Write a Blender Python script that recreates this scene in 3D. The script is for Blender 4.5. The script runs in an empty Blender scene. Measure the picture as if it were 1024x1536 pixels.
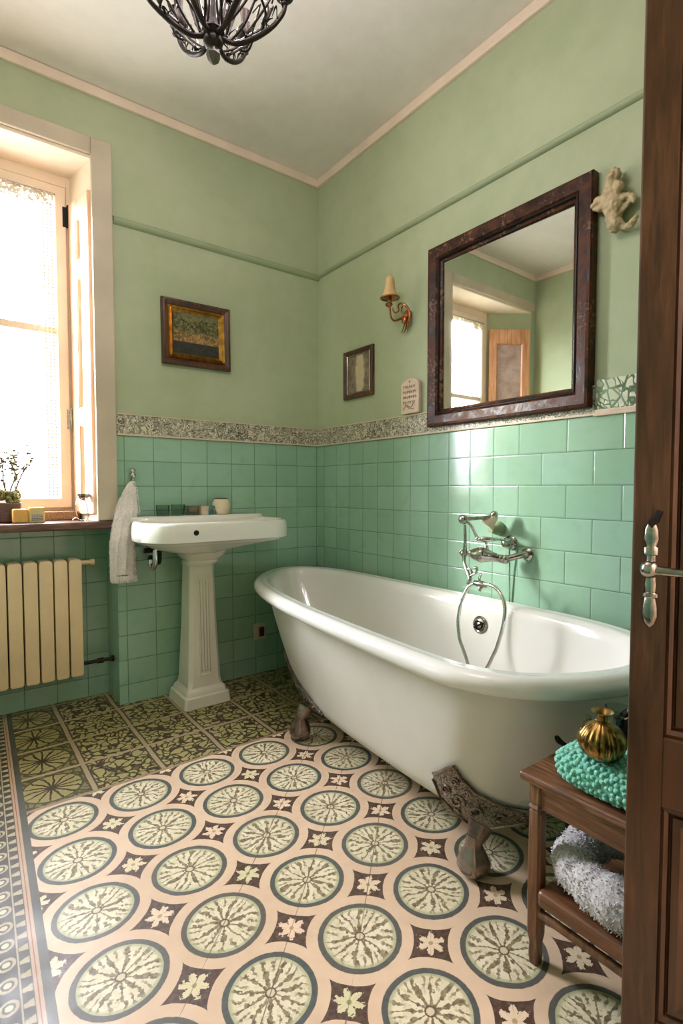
import bpy, bmesh, math, random
from mathutils import Vector, Matrix, noise as mnoise
random.seed(7)
PI = math.pi
C = bpy.context.scene.collection
def V(*a): return Vector(a)

# ------------------------------------------------------------------ camera
CAMP = V(-1.9165, -2.8001, 1.1); FPX = 795.14; PITCH = 0.044405; YAW = 0.643438
cam = bpy.data.cameras.new('camera'); camo = bpy.data.objects.new('camera', cam); C.objects.link(camo)
camo.location = CAMP; camo.rotation_euler = (PI/2-PITCH, 0, -YAW)
cam.sensor_fit = 'VERTICAL'; cam.sensor_height = 36; cam.lens = FPX/1536*36; cam.clip_start = .02
bpy.context.scene.camera = camo
_F = V(math.sin(YAW)*math.cos(PITCH), math.cos(YAW)*math.cos(PITCH), -math.sin(PITCH))
_R = V(math.cos(YAW), -math.sin(YAW), 0); _U = _R.cross(_F)
def at(u, v, n, p):
    """world point where the sight line of photo pixel u,v meets the plane through p with normal n"""
    d = _F+_R*((u-512)/FPX)-_U*((v-768)/FPX); n = Vector(n); p = Vector(p)
    return CAMP+d*((p-CAMP).dot(n)/d.dot(n))
def atx(u, v, x): return at(u, v, (1,0,0), (x,0,0))
def aty(u, v, y): return at(u, v, (0,1,0), (0,y,0))
def atz(u, v, z): return at(u, v, (0,0,1), (0,0,z))

# ------------------------------------------------------------------ node helpers
class X:
    def __init__(s, nt, sock): s.nt = nt; s.s = sock
    def _b(s, op, o, rev=False):
        a, b = (o, s) if rev else (s, o); return mth(s.nt, op, a, b)
    def __add__(s,o): return s._b('ADD',o)
    def __radd__(s,o): return s._b('ADD',o,True)
    def __sub__(s,o): return s._b('SUBTRACT',o)
    def __rsub__(s,o): return s._b('SUBTRACT',o,True)
    def __mul__(s,o): return s._b('MULTIPLY',o)
    def __rmul__(s,o): return s._b('MULTIPLY',o,True)
    def __truediv__(s,o): return s._b('DIVIDE',o)
    def __pow__(s,o): return s._b('POWER',o)
    def __lt__(s,o): return s._b('LESS_THAN',o)
    def __gt__(s,o): return s._b('GREATER_THAN',o)
def mth(nt, op, *a):
    n = nt.nodes.new('ShaderNodeMath'); n.operation = op
    for i, k in enumerate(a):
        if isinstance(k, X): nt.links.new(k.s, n.inputs[i])
        else: n.inputs[i].default_value = float(k)
    return X(nt, n.outputs[0])
def fl(a): return mth(a.nt,'FLOOR',a)
def fr(a): return mth(a.nt,'FRACT',a)
def ab(a): return mth(a.nt,'ABSOLUTE',a)
def mn(a,b): return mth(a.nt,'MINIMUM',a,b)
def mx(a,b): return mth(a.nt,'MAXIMUM',a,b)
def sn(a): return mth(a.nt,'SINE',a)
def cs(a): return mth(a.nt,'COSINE',a)
def ss(x, lo, hi, a=0., b=1.):
    n = x.nt.nodes.new('ShaderNodeMapRange'); n.interpolation_type = 'SMOOTHSTEP'
    x.nt.links.new(x.s, n.inputs[0])
    for i, k in zip((1,2,3,4), (lo,hi,a,b)): n.inputs[i].default_value = k
    return X(x.nt, n.outputs[0])
def hexc(r,g,b):
    f = lambda c: (c/255/12.92 if c/255 <= .04045 else ((c/255+.055)/1.055)**2.4)
    return (f(r), f(g), f(b), 1)
def mix(f, a, b, mode='MIX'):
    nt = f.nt if isinstance(f, X) else (a.nt if isinstance(a, X) else b.nt)
    n = nt.nodes.new('ShaderNodeMix'); n.data_type = 'RGBA'; n.blend_type = mode
    for k, v in ((0,f),(6,a),(7,b)):
        if isinstance(v, X): nt.links.new(v.s, n.inputs[k])
        else: n.inputs[k].default_value = v
    return X(nt, n.outputs[2])
class M:
    def __init__(s, name):
        s.m = bpy.data.materials.new(name); s.m.use_nodes = True; s.nt = s.m.node_tree
        s.b = s.nt.nodes['Principled BSDF']; s.tc = s.nt.nodes.new('ShaderNodeTexCoord')
    def co(s, kind='Object'): return X(s.nt, s.tc.outputs[kind])
    def xyz(s, v=None):
        n = s.nt.nodes.new('ShaderNodeSeparateXYZ'); s.nt.links.new((v or s.co()).s, n.inputs[0])
        return [X(s.nt, o) for o in n.outputs]
    def vec(s, *a):
        n = s.nt.nodes.new('ShaderNodeCombineXYZ')
        for i, k in enumerate(a):
            if isinstance(k, X): s.nt.links.new(k.s, n.inputs[i])
            else: n.inputs[i].default_value = k
        return X(s.nt, n.outputs[0])
    def noise(s, scale, v=None, detail=3, rough=.5, dist=0, col=False):
        n = s.nt.nodes.new('ShaderNodeTexNoise'); s.nt.links.new((v or s.co()).s, n.inputs['Vector'])
        n.inputs['Scale'].default_value = scale; n.inputs['Detail'].default_value = detail
        n.inputs['Roughness'].default_value = rough; n.inputs['Distortion'].default_value = dist
        return X(s.nt, n.outputs[1 if col else 0])
    def white(s, v, out=0):
        n = s.nt.nodes.new('ShaderNodeTexWhiteNoise'); s.nt.links.new(v.s, n.inputs[0]); return X(s.nt, n.outputs[out])
    def voro(s, scale, v=None, feat='F1', out=0):
        n = s.nt.nodes.new('ShaderNodeTexVoronoi'); n.feature = feat; s.nt.links.new((v or s.co()).s, n.inputs['Vector'])
        n.inputs['Scale'].default_value = scale; return X(s.nt, n.outputs[out])
    def stretch(s, sx, sy, sz):
        n = s.nt.nodes.new('ShaderNodeMapping'); s.nt.links.new(s.tc.outputs['Object'], n.inputs[0]); n.inputs['Scale'].default_value = (sx,sy,sz)
        return X(s.nt, n.outputs[0])
    def set(s, **k):
        for key, v in k.items():
            i = s.b.inputs[{'color':'Base Color','rough':'Roughness','metal':'Metallic','coat':'Coat Weight','coatr':'Coat Roughness','trans':'Transmission Weight','sheen':'Sheen Weight','sub':'Subsurface Weight','ior':'IOR','spec':'Specular IOR Level'}[key]]
            if isinstance(v, X): s.nt.links.new(v.s, i)
            else: i.default_value = v
        return s
    def bump(s, h, strength=.5, dist=.002):
        n = s.nt.nodes.new('ShaderNodeBump'); n.inputs['Strength'].default_value = strength; n.inputs['Distance'].default_value = dist
        s.nt.links.new(h.s, n.inputs['Height']); s.nt.links.new(n.outputs[0], s.b.inputs['Normal']); return s

# ------------------------------------------------------------------ materials
MT = {}
def plain(key, col, rough=.5, metal=0, var=.0, vs=8, bump=0, bs=60, **k):
    m = M(key); c = hexc(*col)
    if var:
        f = m.noise(vs, detail=4)
        d = tuple(x*(1-var) for x in c[:3])+(1,); l = tuple(min(1,x*(1+var)) for x in c[:3])+(1,)
        m.set(color=mix(ss(f,.3,.7), d, l))
    else: m.set(color=c)
    m.set(rough=rough, metal=metal, **k)
    if bump: m.bump(m.noise(bs, detail=3), bump)
    MT[key] = m.m; return m.m
def wood(key, dark, mid, light, rough=.45, axis='z', sc=1., coat=0, bump=.25):
    m = M(key); st = {'x':(2,22,22),'y':(22,2,22),'z':(22,22,2)}[axis]
    v = m.stretch(*[a*sc for a in st]); n = m.noise(1.2, v, 5, .6, 1.4); n2 = m.noise(5, v, 3, .6); w = m.noise(2.2, detail=3)
    c = mix(ss(n,.3,.65), hexc(*dark), hexc(*mid)); c = mix(ss(n2*w,.22,.42), c, hexc(*light))
    m.set(color=c, rough=ss(w,.3,.7,rough*.75,rough*1.25), coat=coat, coatr=.2); m.bump(n*.6+n2*.4, bump, .002); MT[key] = m.m; return m.m

def mat_paint(key, a, b):
    m = M(key); n = m.noise(1.3, detail=5, rough=.6); n2 = m.noise(9, detail=4, rough=.65); n3 = m.noise(45, detail=2)
    c = mix(ss(n*.7+n2*.3,.36,.62), hexc(*a), hexc(*b)); m.set(color=c, rough=.72, spec=.35); m.bump(n2*.7+n3*.3, .35, .003); MT[key] = m.m
mat_paint('green_plaster', (163,174,140), (175,184,152))
mat_paint('ceiling_plaster', (212,207,198), (224,219,210))
mat_paint('cream_plaster', (232,214,192), (240,226,206))

def mat_tiles(key, axis, kind):
    """glazed wall tiles; axis = which coordinate runs along the wall; kind 'stack' or 'mixed'"""
    m = M(key); x, y, z = m.xyz(); h = (x if axis == 'x' else y)
    H = .1268; zz = (z-1.3655)/H+40.; row = fl(zz); fz = fr(zz)
    if kind == 'stack':
        hh = (h+1.04)/.1455+40.; W = .1455
        dh = .5-ab(fr(hh)-.5); dhm = dh*W; cell = fl(hh)
    else:
        par = fr(row*.5)*2.      # 0 / 1
        big = (h+1.584)/.2105+40.+par*.5
        sm = (h+1.353)/.128+40.
        sel = h < -1.42
        dB = (.5-ab(fr(big)-.5))*.2105; dS = (.5-ab(fr(sm)-.5))*.128
        dhm = dB*sel+dS*(1.-sel); cell = fl(big)*sel+fl(sm)*(1.-sel)+sel*7.
    dzm = (.5-ab(fz-.5))*H
    d = mn(dhm, dzm)
    wob = m.noise(30, detail=2)
    d2 = d-(wob-.5)*.0012
    g = ss(d2, .0008, .0022)
    rnd = m.white(m.vec(cell, row, 0.))
    v2 = m.noise(3.5, detail=4, rough=.6); v3 = m.noise(14, detail=3)
    base = mix(rnd, hexc(138,174,152), hexc(152,186,164))
    base = mix(ss(v2,.38,.68)*.55, base, hexc(138,174,140))
    base = mix(ss(v3,.5,.8)*.25, base, hexc(112,158,132))
    c = mix(g, hexc(84,112,92), base)
    m.set(color=c, rough=ss(g,0,1,.7,.12), spec=.5, coat=.25, coatr=.06)
    hgt = ss(d2,.0005,.006)+m.noise(7, m.vec(x+rnd*3., y, z+rnd*5.), 2)*.5
    m.bump(hgt, .55, .0018); MT[key] = m.m
mat_tiles('tiles_back', 'x', 'stack'); mat_tiles('tiles_side', 'y', 'stack'); mat_tiles('tiles_right', 'y', 'mixed')

def mat_border():
    m = M('border_relief'); x, y, z = m.xyz()
    s = m.vec(x+y, (z-1.42)*1.0, x*0.)
    w = m.noise(9, s, 2, .5, 0, True)
    n = m.noise(24, s, 2, .55, 2.2); n2 = m.noise(42, s, 3, .6, 1.4)
    a = ss(ab(n-.5), .015, .06); b = ss(n2, .44, .56)
    blot = ss(m.noise(10, s, 2), .42, .6)
    mask = a*(b*.55+.45)
    c = mix(mask, hexc(78,78,62), hexc(222,212,190)); c = mix(blot*.22, c, hexc(180,180,154))
    m.set(color=c, rough=.3, coat=.2, coatr=.15); m.bump(mask, .6, .004); MT['border_relief'] = m.m
mat_border()

def mat_leaf_tile():
    m = M('leaf_tile'); x, y, z = m.xyz()
    s = m.vec(y*1.4-z*.6, z+y*.3, 0.)
    n = m.noise(9, s, 1, .5, 1.8); e = ss(ab(n-.5),.012,.05); k = ss(m.voro(15, s, 'DISTANCE_TO_EDGE'),.02,.07)
    c = mix(e*k, hexc(70,98,66), hexc(205,207,182)); c = mix(ss(m.noise(8),.5,.56)*.4, c, hexc(150,172,138))
    m.set(color=c, rough=.25, coat=.3); m.bump(e*k,.5,.003); MT['leaf_tile'] = m.m
mat_leaf_tile()

def mat_floor():
    m = M('encaustic_floor'); x, y, z = m.xyz()
    wx = (m.noise(6, detail=2)-.5)*.012; 
    px = (x+wx+1.126)/.25; py = (y+wx+1.585)/.2365
    u = fr(px+.5)-.5; v = fr(py+.5)-.5; cell = m.vec(fl(px+.5), fl(py+.5), 1.)
    rnd = m.white(cell); rnd2 = m.white(m.vec(fl(px+.5), fl(py+.5), 4.))
    n1 = m.noise(26, detail=3, rough=.6); n2 = m.noise(75, detail=3, rough=.65); n3 = m.noise(150, detail=2); big = m.noise(2.2, detail=4)
    r = (u*u+v*v)**.5; rr = r+(n2-.5)*.012
    ang = mth(m.nt,'ARCTAN2', v, u)
    # --- medallion: twelve branching veins
    n4 = m.noise(48, m.vec(x,y,rnd*9.), 2, .6); n5 = m.noise(20, m.vec(x,y,rnd2*9.), 2, .5)
    t = ang*(11/(2*PI))+rnd*1.+(n5-.5)*1.5*(r*2.2+.12)+(n4-.5)*.7*(r+.1)+20.
    ds = ab(fr(t)-.5)               # .5 on vein, 0 between
    arc = (.5-ds)*(2*PI/11)*r       # distance from the vein in cell units
    jag = ab(sn(r*62.+(n1-.5)*9.+rnd2*6.))
    wid = (.003+jag*.005+ss(n4,.44,.62)*.019)*ss(r,.03,.2,.7,1.25)+(n3-.5)*.012
    vein = ss(arc-wid, -.004, .006)      # 0 on vein
    t2 = t+.5; arc2 = (.5-ab(fr(t2)-.5))*(2*PI/11)*r
    v2m = ss(arc2-(.002+jag*.012)+(n3-.5)*.01, -.003, .006); outer = ss(r,.2,.25)
    vein = vein*(1.-outer*(1.-v2m)*.9)
    crk = ss(ab(n1-.5), .004, .018)
    leafgreen = hexc(128,126,92)
    cream = mix(ss(n1,.35,.7), hexc(222,211,184), hexc(206,196,164))
    cream = mix(rnd*.4, cream, hexc(212,204,168))
    vcol = mix(ss(n2,.35,.65), hexc(100,86,64), hexc(146,136,104))
    disc = mix(vein, vcol, cream)
    disc = mix((1.-ss(ab(n1-.52),.0,.02))*.35*ss(r,.1,.2), disc, vcol)
    ctr = ss(rr,.028,.04); disc = mix(ctr, hexc(206,190,160), disc)
    cring = ss(ab(rr-.047),.004,.010); disc = mix(cring, hexc(96,78,58), disc)
    edge = ss(rr,.315,.355); disc = mix(edge*.85, disc, mix(n2, hexc(150,154,116), hexc(184,182,146)))
    # --- ring and ground
    ground = mix(ss(big*.6+n1*.4,.35,.65), hexc(204,176,148), hexc(214,188,160))
    slate = mix(rnd2, hexc(72,78,76), hexc(92,86,76))
    slate = mix(ss(n2,.3,.8)*.35, slate, hexc(112,112,104))
    c = mix(ss(rr,.418,.426), slate, ground)
    c = mix(ss(rr,.362,.370), disc, c)
    # --- star between the medallions
    u2 = fr(px)-.5; v2 = fr(py)-.5; rnd3 = m.white(m.vec(fl(px), fl(py), 9.))
    ast = (ab(u2)**.72+ab(v2)**.72)+(n2-.5)*.018
    star = 1.-ss(ast, .425, .435)
    r2 = (u2*u2+v2*v2)**.5; a2 = mth(m.nt,'ARCTAN2', v2, u2)
    pet = .060+ab(cs(a2*3.+rnd3*3.))*.075+(n2-.5)*.11+(n3-.5)*.06
    flo = 1.-ss(r2-pet,-.004,.006)
    scol = mix(ss(n2,.4,.6), hexc(74,52,42), hexc(92,74,60))
    fcol = mix(rnd3, hexc(222,196,170), hexc(206,200,158))
    scol = mix(flo, scol, fcol); scol = mix(1.-ss(r2+(n3-.5)*.02,.018,.03), scol, mix(rnd3, hexc(180,150,110), hexc(140,146,96)))
    scol = mix((1.-ss(ab(sn(a2*4.)),.0,.16))*flo*.6*ss(r2,.02,.04), scol, hexc(150,120,95))
    c = mix(star, c, scol)
    # diagonal tile joints, hairline and broken
    dj = ab(fr(px-py+.5)-.5); seg = ss(m.noise(2.1, m.vec(fl(px-py+.5)*3.1, x, 0.), 1), .36, .44)
    jn = (1.-ss(dj+(n1-.5)*.02,.004,.011))*seg*((px-py) < 1.6)*((px-py) > -1.6)
    c = mix(jn*.75, c, hexc(96,78,60))
    # --- far zone: framed olive tiles
    au = ab(u); av = ab(v); lat = mx(au, av)
    wv = m.noise(14, detail=2, col=True); wv2 = m.nt.nodes.new('ShaderNodeVectorMath'); wv2.operation = 'MULTIPLY_ADD'
    m.nt.links.new(wv.s, wv2.inputs[0]); wv2.inputs[1].default_value = (.09,.09,0); m.nt.links.new(m.co().s, wv2.inputs[2])
    q1 = ss(m.voro(30, X(m.nt, wv2.outputs[0]), 'DISTANCE_TO_EDGE'), .05, .16)
    scr = mix(q1, hexc(66,54,36), mix(n1, hexc(168,156,106), hexc(140,134,84)))
    t3 = ang*(14/(2*PI))+rnd+(n1-.5)*1.2*(r*2+.2)+20.
    arc3 = (.5-ab(fr(t3)-.5))*(2*PI/14)*r
    ov = mix(ss(arc3-.012-(n3-.5)*.02,-.003,.01), hexc(58,46,30), mix(n1, hexc(158,146,94), hexc(134,126,76)))
    ovr = ss(rr,.42,.43); ov = mix(ss(rr,.385,.395), ov, hexc(72,70,48)); ov = mix(ovr, ov, mix(q1, hexc(74,68,42), hexc(118,112,68)))
    colsel = px < -1.45
    far = mix(colsel, scr, ov)
    far = mix(ss(au+(n2-.5)*.01,.435,.445)*(1.-colsel*.0), far, hexc(78,72,52))
    rowl = ss(av+(n2-.5)*.01+(1.-colsel)*.0,.462,.47); coll = ss(au+(n2-.5)*.01,.462,.47)
    far = mix(mx(rowl, coll), far, hexc(160,140,110))
    fz = ss(py+(n1-.5)*.02, 3.495, 3.505)
    c = mix(fz, c, far)
    bl = 1.-ss(ab(py-3.5),.028,.036); c = mix(bl, c, hexc(150,130,104))
    # --- border strip along the left
    d = y*.04-1.69-x+(n2-.5)*.0016
    def band(a, b): return ss(d,a-.0008,a+.0008)*(1.-ss(d,b-.0008,b+.0008))
    dark = mix(n1, hexc(48,42,34), hexc(74,68,56)); pale = mix(n2, hexc(150,140,112), hexc(186,172,138))
    def rep(p, ph=0.): return fr(y/p+ph+50.)-.5
    k1 = ss(ab(rep(.042))*.042+(d-.036)*.28+(n3-.5)*.006, .0105,.012)      # teeth
    k1 = mix(k1, pale, dark)
    ya = rep(.062)*.062; yb = d-.084; rc = (ya*ya+yb*yb)**.5+(n3-.5)*.004
    chain = mix(ss(ab(rc-.0165),.0025,.0045), pale, dark); chain = mix(ss(rc,.007,.009), hexc(196,184,150), chain)
    sw = ss(ab(fr(y/.05+d*14.+n1*.5+50.)-.5),.16,.2); sw = mix(sw, pale, dark)
    b = mix(band(-1,.020), dark, mix(n1, hexc(70,74,66), hexc(86,84,72)))
    b = mix(band(.020,.036), b, hexc(176,148,122)); b = mix(band(.0275,.0295), b, hexc(128,62,44))
    b = mix(band(.038,.058), b, k1); b = mix(band(.059,.0625), b, pale)
    b = mix(band(.0645,.104), b, chain); b = mix(band(.106,.1095), b, pale)
    b = mix(band(.1115,.16), b, sw); b = mix(band(.16,.166), b, pale); b = mix(band(.166,.9), b, dark)
    isb = ss(d,-.0006,.0006); c = mix(isb, c, b)
    dirt = m.noise(5, detail=5, rough=.7); c = mix(ss(dirt,.55,.8)*.22, c, hexc(120,100,78))
    m.set(color=c, rough=ss(m.noise(3.5, detail=5, rough=.7),.3,.7,.36,.55), spec=.4)
    m.bump(jn*-1.+m.noise(4, detail=3)*.6, .25, .0015); MT['encaustic_floor'] = m.m
mat_floor()

def mat_weave(key, a, b, sc, rough=.95, bump=1., dist=.004, sheen=.4):
    m = M(key); n = m.noise(sc, detail=4, rough=.7); k = m.voro(sc*.6)
    c = mix(ss(n,.3,.7), hexc(*a), hexc(*b)); m.set(color=c, rough=rough, sheen=sheen, spec=.15); m.bump(n*.6+k*.6, bump, dist); MT[key] = m.m
mat_weave('white_terry', (218,207,202), (246,240,236), 170)
mat_weave('grey_terry', (176,170,172), (216,211,212), 150)
mat_weave('aqua_terry', (92,178,156), (150,216,196), 110)
plain('porcelain', (226,224,216), .10, var=.02, vs=3, coat=.6, coatr=.04)
plain('tub_enamel', (228,226,220), .12, var=.03, vs=2.5, coat=.6, coatr=.05)
plain('tub_outside', (214,210,202), .3, var=.05, vs=3, coat=.15, coatr=.2)
plain('pedestal_ceramic', (216,210,196), .25, var=.05, vs=4, coat=.3)
plain('chrome', (205,203,200), .10, 1, var=.1, vs=30)
plain('aged_nickel', (180,174,166), .18, 1, var=.25, vs=60, bump=.2, bs=150)
plain('black_metal', (28,26,25), .4, .6)
plain('brass_copper', (176,112,72), .32, .9, var=.3, vs=40)
plain('bronze_dark', (40,31,22), .55, .45, var=.4, vs=50, bump=.4, bs=90)
plain('antique_gold', (176,132,62), .3, .95, var=.35, vs=30, bump=.3, bs=120)
plain('radiator_enamel', (234,206,164), .38, var=.06, vs=5, coat=.1)
plain('cream_paint', (226,208,186), .45, var=.06, vs=5, bump=.15, bs=40)
plain('casing_paint', (192,178,156), .5, var=.09, vs=4, bump=.2, bs=30)
plain('cornice_paint', (226,206,186), .6, var=.05, vs=6)
plain('green_moulding', (150,162,128), .6, var=.06, vs=6)
plain('plaster_ornament', (182,163,128), .8, var=.22, vs=26, bump=.8, bs=70)
plain('plaque_clay', (210,190,168), .75, var=.08, vs=20, bump=.4, bs=80)
plain('brown_ink', (146,116,94), .8)
plain('shade_fabric', (206,170,118), .6, var=.1, vs=20, sub=.0)
plain('soap_yellow', (222,178,96), .45, var=.12, vs=25, sub=.15)
plain('soap_pale', (226,200,130), .45, var=.12, vs=25)
plain('label_paper', (196,190,176), .8)
plain('label_ink', (92,88,82), .8)
plain('cream_ceramic', (218,200,172), .35, var=.05)
plain('teal_ceramic', (62,118,122), .25)
plain('dark_glass', (34,30,28), .12, coat=.5)
plain('olive_glass', (112,112,74), .2, coat=.3)
plain('bark', (98,84,66), .8, var=.2, vs=40, bump=.5)
plain('twig_leaf', (120,116,84), .8, var=.3, vs=60)
plain('granite', (150,118,86), .6, var=.45, vs=170, bump=.6, bs=200)
plain('crystal_grey', (92,86,80), .45)
plain('switch_red', (74,24,20), .4)
plain('switch_plate', (188,180,160), .5)
plain('soap_shadow', (60,40,30), .6)
wood('walnut', (44,22,14), (78,44,28), (116,76,52), .38, 'z', coat=.25)
wood('door_wood', (58,37,23), (88,57,37), (108,73,48), .40, 'z', sc=.8, coat=.2)
wood('stool_wood', (70,40,24), (112,72,46), (150,108,76), .45, 'y', sc=.9)
wood('stool_leg_wood', (74,44,26), (120,80,50), (152,112,78), .45, 'z', sc=1.2)
wood('shutter_wood', (176,112,66), (206,146,98), (226,176,132), .4, 'z', sc=.7)
wood('shutter_peach', (226,172,134), (240,196,164), (246,214,190), .45, 'z', sc=.7, bump=.1)
wood('sill_wood', (52,30,24), (92,58,44), (134,98,80), .35, 'x', coat=.2)
def mat_mirror_frame():
    m = M('mirror_frame_wood'); n = m.noise(16, detail=5, rough=.7, dist=.6); n2 = m.noise(70, detail=3); w = m.noise(5)
    c = mix(ss(n,.35,.65), hexc(36,16,6), hexc(80,42,18)); c = mix(ss(n2*w,.30,.38)*.35, c, hexc(160,124,96))
    m.set(color=c, rough=ss(n,.3,.7,.3,.55), coat=.0, spec=.22); m.bump(n*.5+n2*.5, .6, .003); MT['mirror_frame_wood'] = m.m
mat_mirror_frame()
def mat_foot():
    m = M('cast_foot'); n = m.noise(55, detail=2, dist=2.6); k = ss(ab(n-.5),.02,.09)
    c = mix(k, hexc(60,46,38), hexc(190,178,160)); m.set(color=c, rough=.36, metal=.6); m.bump(k, .8, .004); MT['cast_foot'] = m.m
    m = M('cast_smooth'); n = m.noise(12, detail=3); m.set(color=mix(ss(n,.3,.7), hexc(104,84,76), hexc(160,144,134)), rough=.26, metal=.8); MT['cast_smooth'] = m.m
mat_foot()
def mat_shutter_panel():
    m = M('shutter_panel'); n = m.noise(8, detail=5, rough=.7, dist=.8); m.set(color=mix(ss(n,.3,.7), hexc(150,120,106), hexc(186,164,152)), rough=.4); MT['shutter_panel'] = m.m
mat_shutter_panel()
def mat_glass():
    m = M('window_glass'); nt = m.nt; out = nt.nodes['Material Output']
    t = nt.nodes.new('ShaderNodeBsdfTransparent'); g = nt.nodes.new('ShaderNodeBsdfGlossy'); g.inputs['Roughness'].default_value = .03
    f0 = nt.nodes.new('ShaderNodeLayerWeight'); f = nt.nodes.new('ShaderNodeMath'); f.operation = 'POWER'; nt.links.new(f0.outputs[1], f.inputs[0]); f.inputs[1].default_value = 5.; f.use_clamp = True
    mx_ = nt.nodes.new('ShaderNodeMixShader')
    t.inputs[0].default_value = (.96,.98,.96,1)
    nt.links.new(f.outputs[0], mx_.inputs[0]); nt.links.new(t.outputs[0], mx_.inputs[1]); nt.links.new(g.outputs[0], mx_.inputs[2]); nt.links.new(mx_.outputs[0], out.inputs[0])
    MT['window_glass'] = m.m
    m = M('tumbler_glass'); nt = m.nt; out = nt.nodes['Material Output']
    t = nt.nodes.new('ShaderNodeBsdfTransparent'); g = nt.nodes.new('ShaderNodeBsdfGlossy'); g.inputs['Roughness'].default_value = .05
    t.inputs[0].default_value = (.84,.87,.85,1)
    lw = nt.nodes.new('ShaderNodeLayerWeight'); lw.inputs[0].default_value = .12; mx_ = nt.nodes.new('ShaderNodeMixShader')
    nt.links.new(lw.outputs[0], mx_.inputs[0]); nt.links.new(t.outputs[0], mx_.inputs[1]); nt.links.new(g.outputs[0], mx_.inputs[2]); nt.links.new(mx_.outputs[0], out.inputs[0])
    MT['tumbler_glass'] = m.m
mat_glass()
def mat_lace(key, edge):
    """cotton net: opaque threads, fine translucent weave, open holes between"""
    m = M(key); nt = m.nt; out = nt.nodes['Material Output']; x, y, z = m.xyz()
    d = nt.nodes.new('ShaderNodeBsdfDiffuse'); tl = nt.nodes.new('ShaderNodeBsdfTranslucent'); tr = nt.nodes.new('ShaderNodeBsdfTransparent')
    for k in (d, tl): k.inputs[0].default_value = hexc(206,196,174) if edge else hexc(214,212,204)
    a = nt.nodes.new('ShaderNodeMixShader'); a.inputs[0].default_value = .012; nt.links.new(d.outputs[0], a.inputs[1]); nt.links.new(tl.outputs[0], a.inputs[2])
    if edge:
        gx = ab(fr(x/.017+50.)-.5); gz = ab(fr(z/.017+50.)-.5); cov = 1.-ss((gx*gx+gz*gz)**.5,.30,.34)
        if edge == 2: cov = ss(m.noise(60, detail=3, rough=.7),.36,.5)
    else:
        n = m.noise(17, m.stretch(1,1,.4), 6, .75, 1.2); n2 = m.noise(120, detail=1); cov = ss(n,.60,.70)*.55+.06*(n2 > .6)
    b = nt.nodes.new('ShaderNodeMixShader'); nt.links.new(cov.s, b.inputs[0]); nt.links.new(tr.outputs[0], b.inputs[1]); nt.links.new(a.outputs[0], b.inputs[2])
    nt.links.new(b.outputs[0], out.inputs[0]); MT[key] = m.m
mat_lace('lace_heading', 2)
mat_lace('lace_net', False); mat_lace('lace_edge', True)
def mat_painting():
    m = M('landscape_painting'); x, y, z = m.xyz(); n = m.noise(60, detail=4, rough=.7, dist=1.); n2 = m.noise(22, detail=3)
    zz = z+(n2-.5)*.05     # local z from the picture's foot
    trees = mix(ss(n,.42,.62), hexc(44,42,30), hexc(128,122,72)); sky = mix(ss(n2,.4,.6), hexc(80,76,62), hexc(110,104,84))
    land = mix(ss(n,.4,.6), hexc(176,138,84), hexc(90,68,40)); water = mix(ss(n,.45,.7), hexc(36,34,32), hexc(60,58,54))
    c = mix(ss(zz,.255,.285), trees, sky); c = mix(ss(zz,.175,.19), land, c); c = mix(ss(z+(n-.5)*.008,.128,.134), water, c)
    m.set(color=c, rough=.35, coat=.3); MT['landscape_painting'] = m.m
    m = M('sepia_print'); x, y, z = m.xyz(); n = m.noise(30, detail=4, rough=.6)
    yy = ab(y+.01+(n-.5)*.05); body = 1.-ss(yy+ab(z-.14)*.15, .03, .055)
    c = mix(ss(n,.3,.7), hexc(104,90,76), hexc(140,126,108)); c = mix(body, c, mix(n, hexc(214,198,166), hexc(176,156,124)))
    m.set(color=c, rough=.4, coat=.3); MT['sepia_print'] = m.m
mat_painting()
def mat_silver():
    m = M('mirror_glass'); m.set(color=(.56,.60,.55,1), metal=1, rough=.02); MT['mirror_glass'] = m.m
    m = M('gold_vase'); x,y,z = m.xyz(); n = m.noise(60, detail=3); m.set(color=mix(ss(n,.35,.65), hexc(92,68,30), hexc(180,142,80)), rough=.28, metal=.95); m.bump(n,.4,.002); MT['gold_vase'] = m.m
    m = M('moss'); n = m.noise(220, detail=3); m.set(color=mix(ss(n,.4,.6), hexc(86,84,44), hexc(170,166,110)), rough=.9); m.bump(n,1.,.006); MT['moss'] = m.m
mat_silver()
WORLD, HALL_FILL, SUN, CUP_FILL, EXPO = 20., 12., 2.5, 10.5, 1.52
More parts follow.
